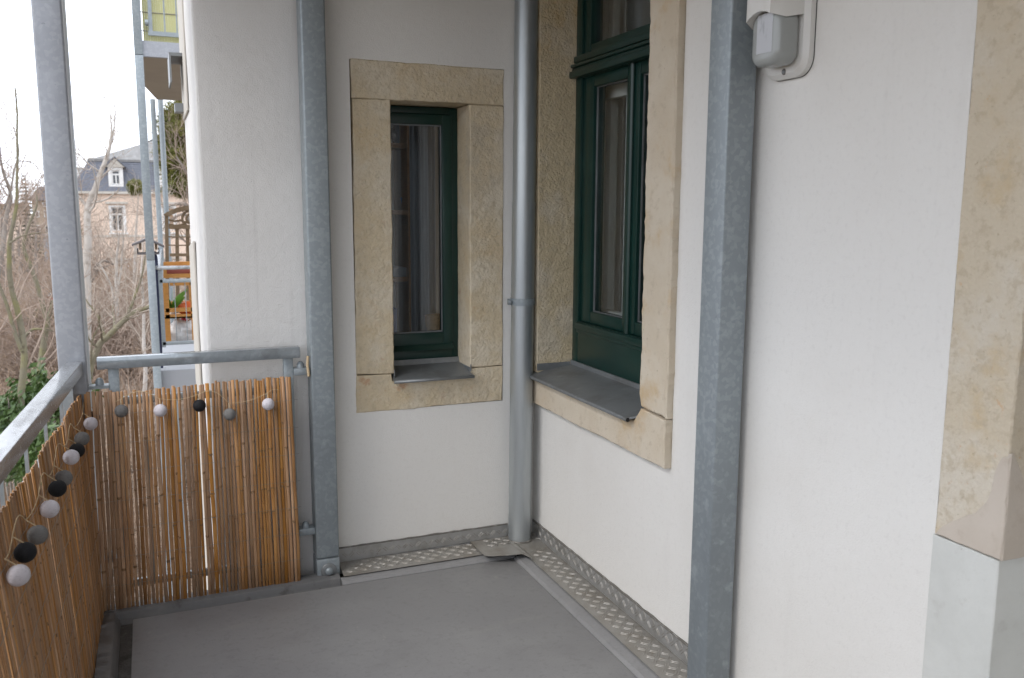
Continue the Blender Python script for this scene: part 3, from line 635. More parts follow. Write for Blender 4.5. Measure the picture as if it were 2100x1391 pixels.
# ================================================================== RAILINGS
rl = thing('railing', 'galvanised railing across the balcony end with a short handrail', 'railing', (-1.49, -.06, 0), 'balcony railings')
za = 1.026
MB().box(-1.872, -1.109, -.110, -.062, za - .045, za).build('handrail', M['rail_dark'], rl, bevel=.0025, segs=2)
for x0, x1 in ((-1.836, -1.798), (-1.176, -1.136)):
    MB().box(x0, x1, -.092, -.068, .05, za - .045).build('upright', M['galv'], rl, bevel=.003)
for z in (.835, .085): MB().box(-1.80, -1.17, -.090, -.070, z, z + .03).build('cross_rail', M['galv'], rl, bevel=.003)
for i in range(6):
    x = -1.72 + i * .095
    MB().box(x, x + .012, -.086, -.074, .115, .835).build('baluster', M['galv'], rl)
for z in (.905, .205):
    MB().box(-1.906, -1.836, -.10, -.05, z, z + .012).build('bracket', M['galv'], rl)
    MB().box(-1.136, -1.068, -.10, -.05, z, z + .03).build('bracket', M['galv'], rl, bevel=.003)
    q = MB(); q.lathe([(.016, 0), (.016, .012), (.012, .02), (.006, .026)], (-1.105, -.078, z + .03), 12); q.build('bolt', M['galv'], rl)
    q = MB(); q.lathe([(.015, 0), (.015, .014), (.012, .022), (.006, .027)], (-1.868, -.078, z + .012), 12); q.build('bolt', M['galv'], rl)
MB().tube([(-1.068 - .008, -.10, .985), (-1.08, -.105, .95), (-1.076, -.108, .90)], .006, 8).build('cable_tie', M['cord'], rl)
# long railing on the street side (runs slightly outwards)
def XT(y): return -1.927 - .060 * (-y - .09)
def XB(y): return -1.899 - .026 * (-y - .1)
def XS(y, z): return XB(y) + (XT(y) - XB(y)) * z / .9
ll = thing('railing', 'long galvanised railing on the garden side with a bright worn handrail', 'railing', (-2.0, -2.2, 0), 'balcony railings')
d0 = Vector((-1.947, -.124, 0)); dd = Vector((-.0617, -1, 0)).normalized()
E_ = d0 + dd * 4.4
MB().bar((d0.x, d0.y, .995), (E_.x, E_.y, .995), .056, .050).build('handrail', M['rail_top'], ll, bevel=.003, segs=2)
for z in (.80, .08):
    a = Vector((-1.975, -.124, z)); MB().bar(a, a + dd * 4.3, .02, .03).build('cross_rail', M['galv'], ll)
for i in range(4):
    a = Vector((-1.975, -.15, 0)) + dd * (i * 1.35)
    MB().bar((a.x, a.y, .03), (a.x, a.y, .97), .04, .03, up=(0, 1, 0)).build('upright', M['galv'], ll)
for i in range(13):
    a = Vector((-1.976, -.40, 0)) + dd * (i * .31)
    MB().bar((a.x, a.y, .11), (a.x, a.y, .97), .010, .010, up=(0, 1, 0)).build('baluster', M['galv'], ll)

# ================================================================== REED SCREENS
def reed_mesh(seed):
    rnd = random.Random(seed); mb = MB(); n = 7
    zs = [0, .16, .33, .5, .68, .84, 1.0]
    r = .0062 + .0012 * rnd.random(); pts = []; rs = []
    bx = [rnd.uniform(-.0022, .0022) for _ in zs]
    nodes = sorted(rnd.uniform(.08, .95) for _ in range(rnd.choice((2, 3, 3))))
    allz = sorted([(z, 0) for z in zs] + [(q + e, k) for q in nodes for e, k in ((-.006, 0), (0, 1), (.006, 0))])
    for z, k in allz:
        i = min(5, int(z / .17)); x = bx[i] + (bx[i + 1] - bx[i]) * min(1, max(0, (z - zs[i]) / (zs[i + 1] - zs[i])))
        pts.append((x, rnd.uniform(-.0006, .0006), z)); rs.append(r * (1.18 if k else (1.0 - .10 * z)))
    mb.tube(pts, rs, n)
    me = bpy.data.meshes.new('reed'); me.from_pydata(mb.v, [], mb.f); me.polygons.foreach_set('use_smooth', mb.sm)
    me.materials.append(M['reed']); me.materials.append(M['reed_node'])
    nr = len(allz)
    for i in range(nr - 1):
        if allz[i][1] or allz[i + 1][1]:
            if rnd.random() < .75:
                for k in range(n): me.polygons[i * n + k].material_index = 1 if rnd.random() < .8 else 0
    me.update(); return me
REEDS = [reed_mesh(100 + i) for i in range(14)]
rr = random.Random(21)
def reed(parent, p0, p1, w, rz=0.0):
    o = bpy.data.objects.new('reed', rr.choice(REEDS)); COL.objects.link(o)
    d = Vector(p1) - Vector(p0)
    o.matrix_world = Matrix.Translation(p0) @ Vector((0, 0, 1)).rotation_difference(d).to_matrix().to_4x4() @ Matrix.Rotation(rr.uniform(-.35, .35) + rz, 4, 'Z') @ Matrix.Diagonal((w, w * .6, d.length, 1))
    mw = o.matrix_world.copy(); attach(o, parent); o.matrix_world = mw
    loc, rot, sc = mw.decompose(); o.location = loc; o.rotation_mode = 'QUATERNION'; o.rotation_quaternion = rot; o.scale = sc
    return o
sc1 = thing('reed_screen', 'short reed screen tied to the railing at the balcony end, gaps showing light', 'reed screen', (-1.5, -.115, 0), 'reed privacy screens')
x = -1.932
i = 0
while x < -1.134:
    u = (x + 1.932) / .795
    zt = .893 + .018 * u + .012 * noise.noise(Vector((x * 6, 0, 0))) + rr.uniform(-.006, .006)
    lean = .016 * (1 - u) - .012 * u + rr.uniform(-.004, .004)
    reed(sc1, (x + lean * .2, -.131 + rr.uniform(-.003, .003), .003 + rr.uniform(0, .02)), (x + lean, -.129 + rr.uniform(-.003, .003), zt), rr.uniform(.80, 1.16))
    gap = rr.uniform(.0005, .0032) if rr.random() < .72 else rr.uniform(.003, .0072)
    if .52 < u < .57 and rr.random() < .6: gap = .004
    gap *= .8
    if u > .68: gap *= .35
    x += .0128 + gap; i += 1
for z in (.12, .235, .35, .465, .58, .695, .81):
    pts = [(-1.89 + .76 * k / 60, -.1372 + .0012 * math.sin(k * 2.1), z + .004 * noise.noise(Vector((k * .2, z * 9, 0)))) for k in range(61)]
    MB().tube(pts, .0007, 4, cap=False).build('tie_wire', M['wire'], sc1)
sc2 = thing('reed_screen', 'long reed screen along the garden side railing behind the string of balls', 'reed screen', (-1.95, -2.2, 0), 'reed privacy screens')
y = -.124
k = 0
stuff_pts = []
while y > -4.3:
    zt = .893 + .012 * noise.noise(Vector((y * 4, 3, 0))) + rr.uniform(-.006, .006)
    ln = .004 + rr.uniform(-.006, .006)
    a_ = (XB(y) + rr.uniform(-.002, .002) - .006, y, rr.uniform(.0, .016)); b_ = (XS(y + ln, zt) + rr.uniform(-.002, .002) - .006, y + ln, zt)
    w_ = rr.uniform(.55, .95)
    if k < 292: reed(sc2, a_, b_, w_, 1.5708)
    else: stuff_pts.append((a_, b_, w_))
    y -= .0095 + (rr.uniform(-.0005, .0015) if rr.random() < .9 else rr.uniform(.001, .004)); k += 1
q = MB()
for a_, b_, w_ in stuff_pts: q.tube([a_, b_], [.0062 * w_, .0055 * w_], 6)
o = q.build('reeds', M['reed'], sc2); o['kind'] = 'stuff'
for z in (.10, .215, .33, .445, .56, .675, .79):
    pts = []
    for k in range(121):
        yy = -.135 - 4.1 * k / 120
        pts.append((XS(yy, z) + .0015 + .001 * math.sin(k * 1.7), yy, z + .006 * noise.noise(Vector((k * .2, z * 9, 4)))))
    MB().tube(pts, .0008, 4, cap=False).build('tie_wire', M['wire'], sc2)

# ================================================================== STRING OF COTTON BALLS
sl = thing('string_lights', 'string of white, grey and black cotton balls hung along the reed screens', 'string lights', (-1.85, -.5, .8))
BR = .0248
left = [(38, 1180, 'w'), (52, 1133, 'b'), (77, 1097, 'g'), (102, 1044, 'w'), (118, 1002, 'b'), (131, 981, 'g'), (146, 938, 'w'), (158, 924, 'b'), (168, 900, 'g'), (186, 869, 'w'), (191, 857, 'b')]
short = [(249, 843, 'g'), (329, 842, 'w'), (409, 832, 'b'), (471, 850, 'g'), (550, 829, 'w')]
cordp = []
mt = {'w': M['ball_white'], 'g': M['ball_grey'], 'b': M['ball_black']}
balls = []
for px, py, c in left:
    xx = -1.9
    for _ in range(25):
        q = P(px, py, 0, xx); xx = XS(q.y, min(.95, max(.6, q.z))) + .027
    balls.append((q, c, 0))
for px, py, c in short: balls.append((P(px, py, 1, -.163), c, 1))
for q, c, s_ in balls:
    MB().ball(q, BR, 20, 12, rough=.02).build('ball', mt[c], sl)
    hook = Vector((q.x - (.024 if s_ == 0 else 0), q.y + (.016 if s_ else 0), q.z + BR + .018))
    MB().tube([(q.x, q.y, q.z + BR * .9), hook], .0016, 5).build('ball_stem', M['cord'], sl)
    cordp.append(hook)
pts = []
for i in range(len(cordp) - 1):
    a, b = cordp[i], cordp[i + 1]
    L_ = (b - a).length
    up = .03 if i % 2 else -.012
    for t in (0, .2, .4, .6, .8):
        w = math.sin(math.pi * t)
        p = a.lerp(b, t) + Vector((0, 0, up * w)) + Vector((.0, .0, .006 * noise.noise(Vector((i * 3 + t * 5, 0, 0)))))
        if i < 10: p.x = min(p.x, XS(p.y, min(.95, p.z)) + .012); p.x = max(p.x, XS(p.y, min(.95, p.z)) + .003)
        elif i == 10: p = p
        pts.append(p)
pts.append(cordp[-1]); pts += [cordp[-1] + Vector((.02, .004, .012)), cordp[-1] + Vector((.045, .008, .008))]
MB().tube(pts, .0013, 6).build('cord', M['cord'], sl)

# ================================================================== DOWNPIPE
dp = thing('downpipe', 'round zinc downpipe in the corner between the two windows', 'downpipe', (-.094, -.062, 0))
def pc_(z): return Vector((-.096 + .0075 * z, -.062, z))
def pipe(z0, z1, r, name, mat=M['zinc_pipe'], n=40):
    zz = [z0 + (z1 - z0) * i / 8 for i in range(9)]
    return MB().tube([pc_(z) for z in zz], r, n).build(name, mat, dp)
pipe(.028, 1.62, .0535, 'pipe')
pipe(1.62, 3.02, .0520, 'pipe')
pipe(1.616, 1.625, .0545, 'joint_ring'); pipe(1.550, 1.557, .0541, 'joint_ring')
pipe(1.195, 1.212, .0552, 'joint_ring')
cl = pipe(1.158, 1.190, .0575, 'clamp', M['galv'])
c_ = pc_(1.174)
for s_ in (-1, 1):
    q = MB().box(c_.x + s_ * .056, c_.x + s_ * .074, -.070, -.054, 1.160, 1.188); q.build('clamp_lug', M['galv'], cl, bevel=.002)
    q = MB(); q.lathe([(.009, -.070), (.009, -.080), (.006, -.084)], (c_.x + s_ * .067, 0, 1.174), 10, axis=1); q.build('bolt', M['galv'], cl)
MB().tube([(c_.x, -.008, 1.174), (c_.x, 0.02, 1.174)], .008, 8).build('wall_pin', M['galv'], cl)
q = MB(); q.tube([pc_(.024) , pc_(.034)], .062, 32); q.build('floor_collar', M['sealant'], dp)

# ================================================================== MOTION SENSOR LAMP ON WALL A
ms = thing('motion_sensor', 'white plastic motion sensor with grey lens high on the wall', 'sensor', (-.05, -1.72, 1.96))
def rrect(y0, y1, z0, z1, r, n=8):
    pts = []
    for cy, cz, a0 in ((y1 - r, z1 - r, 0), (y0 + r, z1 - r, 90), (y0 + r, z0 + r, 180), (y1 - r, z0 + r, 270)):
        for i in range(n + 1):
            a = rad(a0 + 90 * i / n); pts.append((cy + r * math.cos(a), cz + r * math.sin(a)))
    return pts
MB().prism(rrect(-1.818, -1.640, 1.955, 2.36, .05), 'x', -.030, -.001, bev=.012).build('base_plate', M['plastic'], ms, fixn=True)
MB().prism(rrect(-1.8192, -1.638, 1.9538, 2.36, .051), 'x', -.0022, -.0005).build('gasket', M['dark'], ms, fixn=True)
hd = MB()
ny = 14
for k in range(ny):
    pass
hv = []; hf = []
for k in range(ny + 1):
    t = k / ny; yv = -1.803 + .138 * t; bow = math.sin(math.pi * t); xo = -.080 - .040 * min(1, bow * 2.2); zb_ = 2.100 + .026 * bow - .010 * t
    hv += [(xo - .006, yv, zb_), (xo - .002, yv, 2.36), (-.026, yv, zb_ + .012), (-.026, yv, 2.36)]
for k in range(ny):
    a = 4 * k; hf += [(a, a + 1, a + 5, a + 4), (a, a + 4, a + 6, a + 2)]
hf += [(0, 2, 3, 1), (4 * ny, 4 * ny + 1, 4 * ny + 3, 4 * ny + 2)]
hd.add(hv, hf); ho = hd.build('hood', M['plastic'], ms, fixn=True)
for f_ in ho.data.polygons: f_.use_smooth = True
ho.data.set_sharp_from_angle(angle=rad(45))
lz = MB().prism(rrect(-1.796, -1.677, 1.983, 2.128, .034), 'x', -.104, -.028).build('lens', M['lens'], ms, bevel=.020, segs=5, fixn=True)
MB().prism([(-1.772, 2.015), (-1.708, 2.015), (-1.708, 2.118), (-1.772, 2.118)], 'x', -.1050, -.1030, bev=.0008).build('lens_panel', M['lens_panel'], lz, fixn=True)
q = MB(); q.lathe([(.0055, -.029), (.0055, -.032), (.003, -.033)], (0, -1.735, 1.972), 12, axis=0); q.build('screw', M['zinc'], ms)
q = MB(); q.lathe([(.0085, -.028), (.0085, -.0305)], (0, -1.735, 1.972), 14, axis=0); q.build('screw_well', M['sealant'], ms)


# ================================================================== NEIGHBOUR'S BALCONIES BEYOND THE BAY
NY = 5.5
nb = thing('neighbour_balcony', 'neighbouring galvanised balcony on tall posts beyond the bay', 'balcony', (-1.2, 7.2, -8))
def X(px, Y, py=430): return P(px, py, 1, Y).x
def Z(py, Y, px=330): return P(px, py, 1, Y).z
xl = X(281, NY, 200) ; xr = X(298.5, NY, 200)
MB().box(xl, xr, NY - .08, NY, -8, Z(533, NY) ).build('post', M['galv'], nb, bevel=.004)
MB().box(xl, xr, NY - .08, NY, Z(532, NY), Z(116, NY, 295)).build('post', M['galv'], nb, bevel=.004)
MB().box(xl, xr, NY - .08, NY, Z(115, NY, 295), 6.4).build('post', M['galv'], nb, bevel=.004)
zu = Z(118, NY, 300); zt = Z(86, NY, 300)
MB().box(xr, .1, NY - .06, NY, zu, zt).build('edge_beam', M['galv_old'], nb)
YB = 9.2
fa = (X(303, YB, 205), YB)
MB().prism([(xr - .01, NY + .001), (.1, NY + .001), (.1, YB), (X(322, YB, 208), YB), (xr - .02, YB - 1.6)], 'z', zu + .02, zt - .02).build('slab', M['ceiling'], nb, fixn=True)
q = MB().box(X(309, YB, 230), X(319.5, YB, 230), YB - .06, YB + .02, -8, zu + .02).build('post', M['galv'], nb, bevel=.004)
MB().tube([(X(334, YB + .6, 300), YB + .6, -8), (X(334, YB + .6, 300), YB + .6, zu + .1)], .036, 10).build('drain_pipe', M['galv'], nb)
# lower deck
MB().box(xr - .02, .1, NY - .02, YB, -.24, -.02).build('floor_deck', M['plank'], nb)
# railings (lower and upper)
zr = Z(545, NY, 360)
def gal(z, x0, x1, h=.035, w=.05, nm='handrail', yy=NY): MB().box(x0, x1, yy - w, yy, z - h, z).build(nm, M['rail_top'] if nm == 'handrail' else M['galv'], nb, bevel=.003)
gal(zr, X(322, NY, 548), -.3); gal(Z(573, NY), X(327, NY, 575), -.3, nm='cross_rail', h=.035, w=.03); gal(Z(701, NY), X(333, NY, 700), -.3, nm='cross_rail', w=.03)
MB().box(X(326, NY, 600), X(334.5, NY, 600), NY - .03, NY, Z(712, NY), zr - .036).build('upright', M['galv'], nb)
for i in range(3):
    xx = X(360 + 22 * i, NY, 640); MB().tube([(xx, NY - .015, Z(701, NY)), (xx, NY - .015, Z(575, NY))], .004, 6).build('baluster', M['galv'], nb)
a = Vector((X(323, NY, 548), NY, zr - .018)); MB().bar(a, (X(330, YB, 548), YB, zr - .018), .05, .035).build('handrail', M['rail_top'], nb)
# upper railing with cream screen
yu = NY - .03
MB().box(X(304, yu, 40), X(312, yu, 40), yu - .03, yu, Z(72, yu, 310), 6.0).build('upright', M['galv'], nb)
MB().box(X(304, yu, 70), -.3, yu - .032, yu - .002, Z(76, yu, 340), Z(67, yu, 340)).build('cross_rail', M['galv'], nb)
for px in (335, 360): MB().box(X(px, yu, 30), X(px + 3, yu, 30), yu - .02, yu - .002, Z(67, yu, 340), 6.0).build('baluster', M['galv'], nb)
for k in range(46):
    x0 = xr + .012 + k * .0205
    MB().box(x0, x0 + .0200, NY + .012, NY + .024, zt + .004, 6.2).build('screen_slat', M['cream'], nb)
for k in range(7):
    zz = zt + .10 + k * .085 * 2
    MB().tube([(xr, NY + .006, zz), (-.3, NY + .006, zz)], .004, 5).build('screen_wire', M['wire'], nb)
MB().tube([(X(297, yu, 45), yu - .02, Z(48, yu, 305)), (X(304, yu, 45), yu - .02, Z(48, yu, 305))], .03, 10).build('rail_bracket', M['galv'], nb)
# wooden rack with planter
YR = 5.75
rk = thing('plant_rack', 'varnished orange wooden plant rack behind the neighbour railing', 'plant rack', (X(365, YR, 640), YR, -.02))
def rb(nm, x0, x1, y0, y1, mat='orange_wood', ya=YR, yb=YR + .035):
    return MB().box(X(x0, ya, (y0 + y1) / 2), X(x1, ya, (y0 + y1) / 2), ya, yb, Z(y1, ya, 365), Z(y0, ya, 365)).build(nm, M[mat], rk)
rb('leg', 336, 348, 580, 704); rb('leg', 392, 402, 580, 704)
rb('leg', 337, 346, 580, 704, ya=YR + .3, yb=YR + .335); rb('leg', 390, 399, 580, 704, ya=YR + .3, yb=YR + .335)
rb('top_rail', 348, 392, 578, 586); rb('shelf_board', 340, 400, 632, 640); rb('shelf_board', 340, 400, 645, 653)
rb('shelf_slat', 348, 396, 618, 624, ya=YR + .3, yb=YR + .335)
MB().box(X(338, YR, 650), X(402, YR, 650), YR, YR + .33, Z(653, YR, 365), Z(650, YR, 365)).build('shelf_base', M['orange_wood'], rk)
rb('planter_board', 335, 400, 562, 570); rb('planter_board', 335, 342, 553, 562); rb('planter_board', 390, 400, 553, 562)
q = MB().box(X(335, YR + .3, 540), X(400, YR + .3, 540), YR + .3, YR + .33, Z(570, YR + .3, 365), Z(537, YR + .3, 365)); q.build('planter_board', M['orange_wood'], rk)
q = MB(); x0 = X(339, YR, 560); x1 = X(392, YR, 560)
q.prism([(x0 + .02, Z(568, YR, 365)), (x1 - .02, Z(568, YR, 365)), (x1, Z(553, YR, 365)), (x0, Z(553, YR, 365))], 'y', YR + .05, YR + .28)
o = q.build('window_box', M['terracotta'], None, bevel=.006, fixn=True); tag(o, 'dark red window box in the top of the plant rack', 'window box')
# things on the rack
pl = thing('pot_plant', 'broad-leaved green and yellow plant on the middle rack shelf', 'plant', (X(352, YR + .1, 625), YR + .12, Z(650, YR, 365)))
base = Vector(pl.location)
MB().lathe([(.03, 0), (.04, .05), (.043, .07), (.036, .07), (.03, .04)], base, 14).build('pot', M['white_paint'], pl)
for k in range(9):
    a = k * 2.4; L_ = .17 + .04 * (k % 3); dirv = Vector((math.cos(a) * .5, math.sin(a) * .35, 1)).normalized(); sd_ = dirv.cross(Vector((math.sin(a), -math.cos(a), .2))).normalized()
    p0 = base + Vector((0, 0, .06)); q = MB(); vs = []; fs = []
    for j in range(6):
        t = j / 5; w = .034 * math.sin(math.pi * min(1, t * .92 + .06)); c = p0 + dirv * L_ * t + Vector((math.cos(a), math.sin(a), -.3)) * .06 * t * t
        vs += [c - sd_ * w, c + sd_ * w]
    fs = [(2 * j, 2 * j + 1, 2 * j + 3, 2 * j + 2) for j in range(5)]
    q.add(vs, fs, True); q.build('leaf', M['plant_green'], pl)
q = MB().ball((X(385, YR + .1, 640), YR + .14, Z(650, YR, 365) + .07), .085, 14, 9, (1.25, 1, .85), .1); tag(q.build('orange_pot', M['orange']), 'bright orange round pot on the middle rack shelf', 'pot')
q = MB().ball((X(378, YR + .12, 690), YR + .16, Z(701, YR, 365) + .085), .15, 22, 14, (1.15, .8, .75), .55); tag(q.build('rubbish_bag', M['bag']), 'crumpled white plastic bag at the foot of the plant rack', 'bag')
q = MB().bar((X(372, YR + .3, 665), YR + .30, Z(660, YR, 365)), (X(400, YR + .3, 680), YR + .30, Z(678, YR, 365)), .06, .05); q.bar((X(400, YR + .3, 680), YR + .30, Z(678, YR, 365)), (X(402, YR + .3, 690), YR + .30, Z(704, YR, 365)), .06, .05)
tag(q.build('plastic_tool', M['red'], None, bevel=.006, fixn=True), 'red plastic tool leaning behind the white bag', 'tool')
# furled dark parasol behind the neighbour's post
q = MB(); xx = X(324, NY + .12, 620)
q.tube([(xx, NY + .14, -.02), (xx, NY + .14, .2), (xx, NY + .14, .35), (xx, NY + .14, .8), (xx, NY + .14, 1.1), (xx, NY + .14, 1.16)], [.016, .016, .034, .03, .02, .004], 10)
tag(q.build('furled_parasol', M['navy']), 'slim furled navy parasol behind the neighbour post', 'parasol')
# bird feeder
YFd = NY + .10
bf = thing('bird_feeder', 'small dark wooden bird feeder house fixed behind the neighbour post', 'bird feeder', (X(303, YFd, 525), YFd + .1, Z(523, YFd)))
pk = (X(303, YFd, 490), Z(488, YFd)); lf = (X(270, YFd, 500), Z(501, YFd)); rt = (X(337, YFd, 500), Z(505, YFd))
MB().prism([lf, (lf[0], lf[1] - .018), (pk[0], pk[1] - .022), pk], 'y', YFd - .02, YFd + .26).build('roof_board', M['roof_felt'], bf, fixn=True)
MB().prism([rt, pk, (pk[0], pk[1] - .022), (rt[0], rt[1] - .018)], 'y', YFd - .02, YFd + .26).build('roof_board', M['roof_felt'], bf, fixn=True)
MB().box(X(285, YFd, 510), X(290, YFd, 510), YFd, YFd + .22, Z(512, YFd), Z(497, YFd)).box(X(318, YFd, 510), X(323, YFd, 510), YFd, YFd + .22, Z(512, YFd), Z(499, YFd)).build('side_wall', M['brown_wood'], bf)
MB().box(X(281, YFd, 520), X(327, YFd, 520), YFd - .01, YFd + .23, Z(522, YFd), Z(519, YFd)).build('tray', M['roof_felt'], bf)
MB().box(X(281, YFd, 515), X(283.5, YFd, 515), YFd - .01, YFd + .23, Z(519, YFd), Z(510, YFd)).box(X(325, YFd, 515), X(327, YFd, 515), YFd - .01, YFd + .23, Z(519, YFd), Z(510, YFd)).build('tray_edge', M['black'], bf)
# trellis
YT = 7.4
tr = thing('trellis', 'brown wooden trellis with arched top on the neighbouring balcony', 'trellis', (X(365, YT, 540), YT, -.02))
def tb(nm, x0, y0, x1, y1, w=.05): return MB().bar(P(x0, y0, 1, YT), P(x1, y1, 1, YT), .04, w, up=(0, 1, 0) if abs(x1 - x0) < abs(y1 - y0) else (0, 0, 1)).build(nm, M['brown_wood'], tr)
tb('post', 341.5, 443, 345, 705, .05); tb('cross_rail', 346, 465, 420, 466, .05); tb('cross_rail', 348, 523, 420, 523, .035)
for y_ in (486, 503): tb('lath', 346, y_, 420, y_ + .5, .014)
for x_ in (363, 384.5, 405): tb('lath', x_, 467, x_ + 2.5, 700, .016)
q = MB(); ar = [(338, 444), (348, 437.5), (358, 433), (368, 430), (380, 427.5), (392, 426), (410, 427)]
for i in range(len(ar) - 1): q.bar(P(*ar[i], 1, YT), P(*ar[i + 1], 1, YT), .05, .055, up=(0, 0, 1))
q.build('arch', M['brown_wood'], tr)
q = MB()
for r_ in (.095, .05):
    c = P(391, 449, 1, YT); q.tube([(c.x + r_ * math.cos(a * .4), YT, c.z + r_ * math.sin(a * .4)) for a in range(17)], .014, 6)
q.build('scroll', M['brown_wood'], tr)
q = MB(); q.tube([P(x_, y_, 1, YT) for x_, y_ in [(346, 451), (358, 454), (370, 452), (380, 456), (392, 459)]], .012, 6); q.tube([P(x_, y_, 1, YT) for x_, y_ in [(346, 460), (360, 463), (372, 461), (384, 457)]], .010, 6); q.build('scroll', M['brown_wood'], tr)

# ================================================================== GROUND AND HOUSES
GZ = -8.0
q = MB(); n = 60
vs = []; fs = []
def gx(i): return -900 + 1800 * (i / n) if 0 else (abs(2 * i / n - 1) ** 2.6) * 900 * (1 if 2 * i > n else -1) - 8
def gy(j): return (abs(2 * j / n - 1) ** 2.6) * 1200 * (1 if 2 * j > n else -1) + 40
for j in range(n + 1):
    for i in range(n + 1):
        x, y = gx(i), gy(j); vs.append((x, y, GZ + .5 * noise.noise(Vector((x * .06, y * .06, 2)))))
for j in range(n):
    for i in range(n): fs.append((j * (n + 1) + i, j * (n + 1) + i + 1, (j + 1) * (n + 1) + i + 1, (j + 1) * (n + 1) + i))
q.add(vs, fs, True); tag(q.build('ground', M['ground']), None, kind='structure')

YV = 85.0
vl = thing('villa', 'peach rendered villa with slate mansard roof and white dormers across the gardens', 'house', (X(260, YV), YV + 6, GZ))
def vp(px, py, Y=YV): return P(px, py, 1, Y)
vx0 = vp(150, 400).x; vx1 = vp(520, 400).x; ze = vp(250, 398).z
# wall with openings
wcols = [(229, 254), (334, 358), (430, 454)]
wrows = [(425, 474), (540, 592)]
q = MB(); xs = [vx0] + [vp(a, 450).x for c in wcols for a in c] + [vx1]
zrow = [(vp(240, b).z, vp(240, a).z) for a, b in wrows][::-1]
zb = [GZ] + [z for r_ in zrow for z in r_] + [ze]
for i in range(len(xs) - 1):
    for j in range(len(zb) - 1):
        if i % 2 == 1 and j % 2 == 1: continue
        q.box(xs[i], xs[i + 1], YV, YV + .4, zb[j], zb[j + 1])
q.box(vx0, vx0 + .4, YV + .4, YV + 13, GZ, ze).box(vx1 - .4, vx1, YV + .4, YV + 13, GZ, ze).box(vx0 + .4, vx1 - .4, YV + 12.6, YV + 13, GZ, ze)
q.build('wall', M['peach'], vl)
q = MB().box(vx0 - .35, vx1 + .35, YV - .35, YV + 13.3, ze, ze + .22).build('eave', M['trim_stone'], vl)
MB().box(vx0 - .03, vx1 + .03, YV - .06, YV, ze - 3.95, ze - 3.75).build('string_course', M['trim_stone'], vl)
def vwin(x0, x1, z0, z1, y, parent, depth=.25, blind=False):
    w = (x1 - x0); q = MB(); f = .11
    q.box(x0, x0 + f, y + depth - .08, y + depth, z0, z1).box(x1 - f, x1, y + depth - .08, y + depth, z0, z1).box(x0 + f, x1 - f, y + depth - .08, y + depth, z0, z0 + f).box(x0 + f, x1 - f, y + depth - .08, y + depth, z1 - f, z1)
    zt_ = z0 + (z1 - z0) * .70; q.box(x0 + f, x1 - f, y + depth - .08, y + depth, zt_ - .07, zt_ + .07); q.box((x0 + x1) / 2 - .05, (x0 + x1) / 2 + .05, y + depth - .078, y + depth, z0 + f, zt_ - .07)
    o = q.build('window', M['trim'], parent)
    MB().box(x0 + .02, x1 - .02, y + depth - .03, y + depth - .01, z0 + .02, z1 - .02).build('pane', M['blind'] if blind else M['pane'], o)
    return o
for ci, (a, b) in enumerate(wcols):
    x0, x1 = vp(a, 450).x, vp(b, 450).x
    for ri, (z0, z1) in enumerate(zrow):
        w = vwin(x0, x1, z0, z1, YV, vl, blind=(ci == 1 and ri == 1))
        s_ = .20
        MB().box(x0 - s_, x0, YV - .05, YV + .02, z0 - .15, z1 + .15).box(x1, x1 + s_, YV - .05, YV + .02, z0 - .15, z1 + .15).box(x0, x1, YV - .05, YV + .02, z1, z1 + .15).box(x0 - .3, x1 + .3, YV - .14, YV + .02, z0 - .30, z0 - .15).build('surround', M['trim'], w)
        MB().box(x0 - .45, x1 + .45, YV - .22, YV, z1 + .30, z1 + .48).build('cornice', M['trim_stone'], w)
# mansard: steep lower slope, shallow upper hip
zm = vp(250, 333).z + .2; ins = 1.7
q = MB()
A = [(vx0 - .3, YV - .3), (vx1 + .3, YV - .3), (vx1 + .3, YV + 13.3), (vx0 - .3, YV + 13.3)]
B = [(vx0 + ins - .3, YV + ins - .6), (vx1 - ins, YV + ins - .6), (vx1 - ins, YV + 13 - ins), (vx0 + ins - .3, YV + 13 - ins)]
q.add([(x, y, ze + .22) for x, y in A] + [(x, y, zm) for x, y in B], [(0, 1, 5, 4), (1, 2, 6, 5), (2, 3, 7, 6), (3, 0, 4, 7)])
rf = q.build('roof', M['slate'], vl)
# slate courses as real steps on the steep front slope
for k in range(16):
    t = (k + .2) / 16; t2_ = t + 1 / 16
    def lerpA(t, e=0): return (A[0][0] + (B[0][0] - A[0][0]) * t, A[1][0] + (B[1][0] - A[1][0]) * t, A[0][1] + (B[0][1] - A[0][1]) * t, ze + .22 + (zm - ze - .22) * t)
    a = lerpA(t); b = lerpA(min(1, t2_))
    MB().add([(a[0], a[2] - .05, a[3]), (a[1], a[2] - .05, a[3]), (b[1], b[2] - .005, b[3]), (b[0], b[2] - .005, b[3]), (a[0], a[2] + .02, a[3]), (a[1], a[2] + .02, a[3])], [(0, 1, 2, 3), (0, 4, 5, 1)]).build('slate_course', M['slate'], rf)
pr0 = vp(318, 280, YV + 6.5)
zr_ = pr0.z
q = MB(); q.add([(x, y, zm + .02) for x, y in B] + [(vx0 + 8.2, YV + 6.5, zr_), (vx1 - 8.2, YV + 6.5, zr_)], [(0, 1, 5, 4), (1, 2, 5), (2, 3, 4, 5), (3, 0, 4)]); q.build('upper_roof', M['slate_grey'], rf)
MB().box(B[0][0] - .12, B[1][0] + .12, B[0][1] - .15, B[0][1] + .1, zm - .12, zm + .1).build('roof_kerb', M['slate_grey'], rf)
for px in (246, 262, 275): p = vp(px, 330 - (px - 212) * .33, YV + 4); MB().tube([(p.x, p.y, p.z - 1.2), (p.x, p.y, p.z + .25)], .07, 6).build('vent_pipe', M['zinc'], rf)
cx0 = vp(184, 330, YV + 2.5); cx1 = vp(193.5, 330, YV + 2.5)
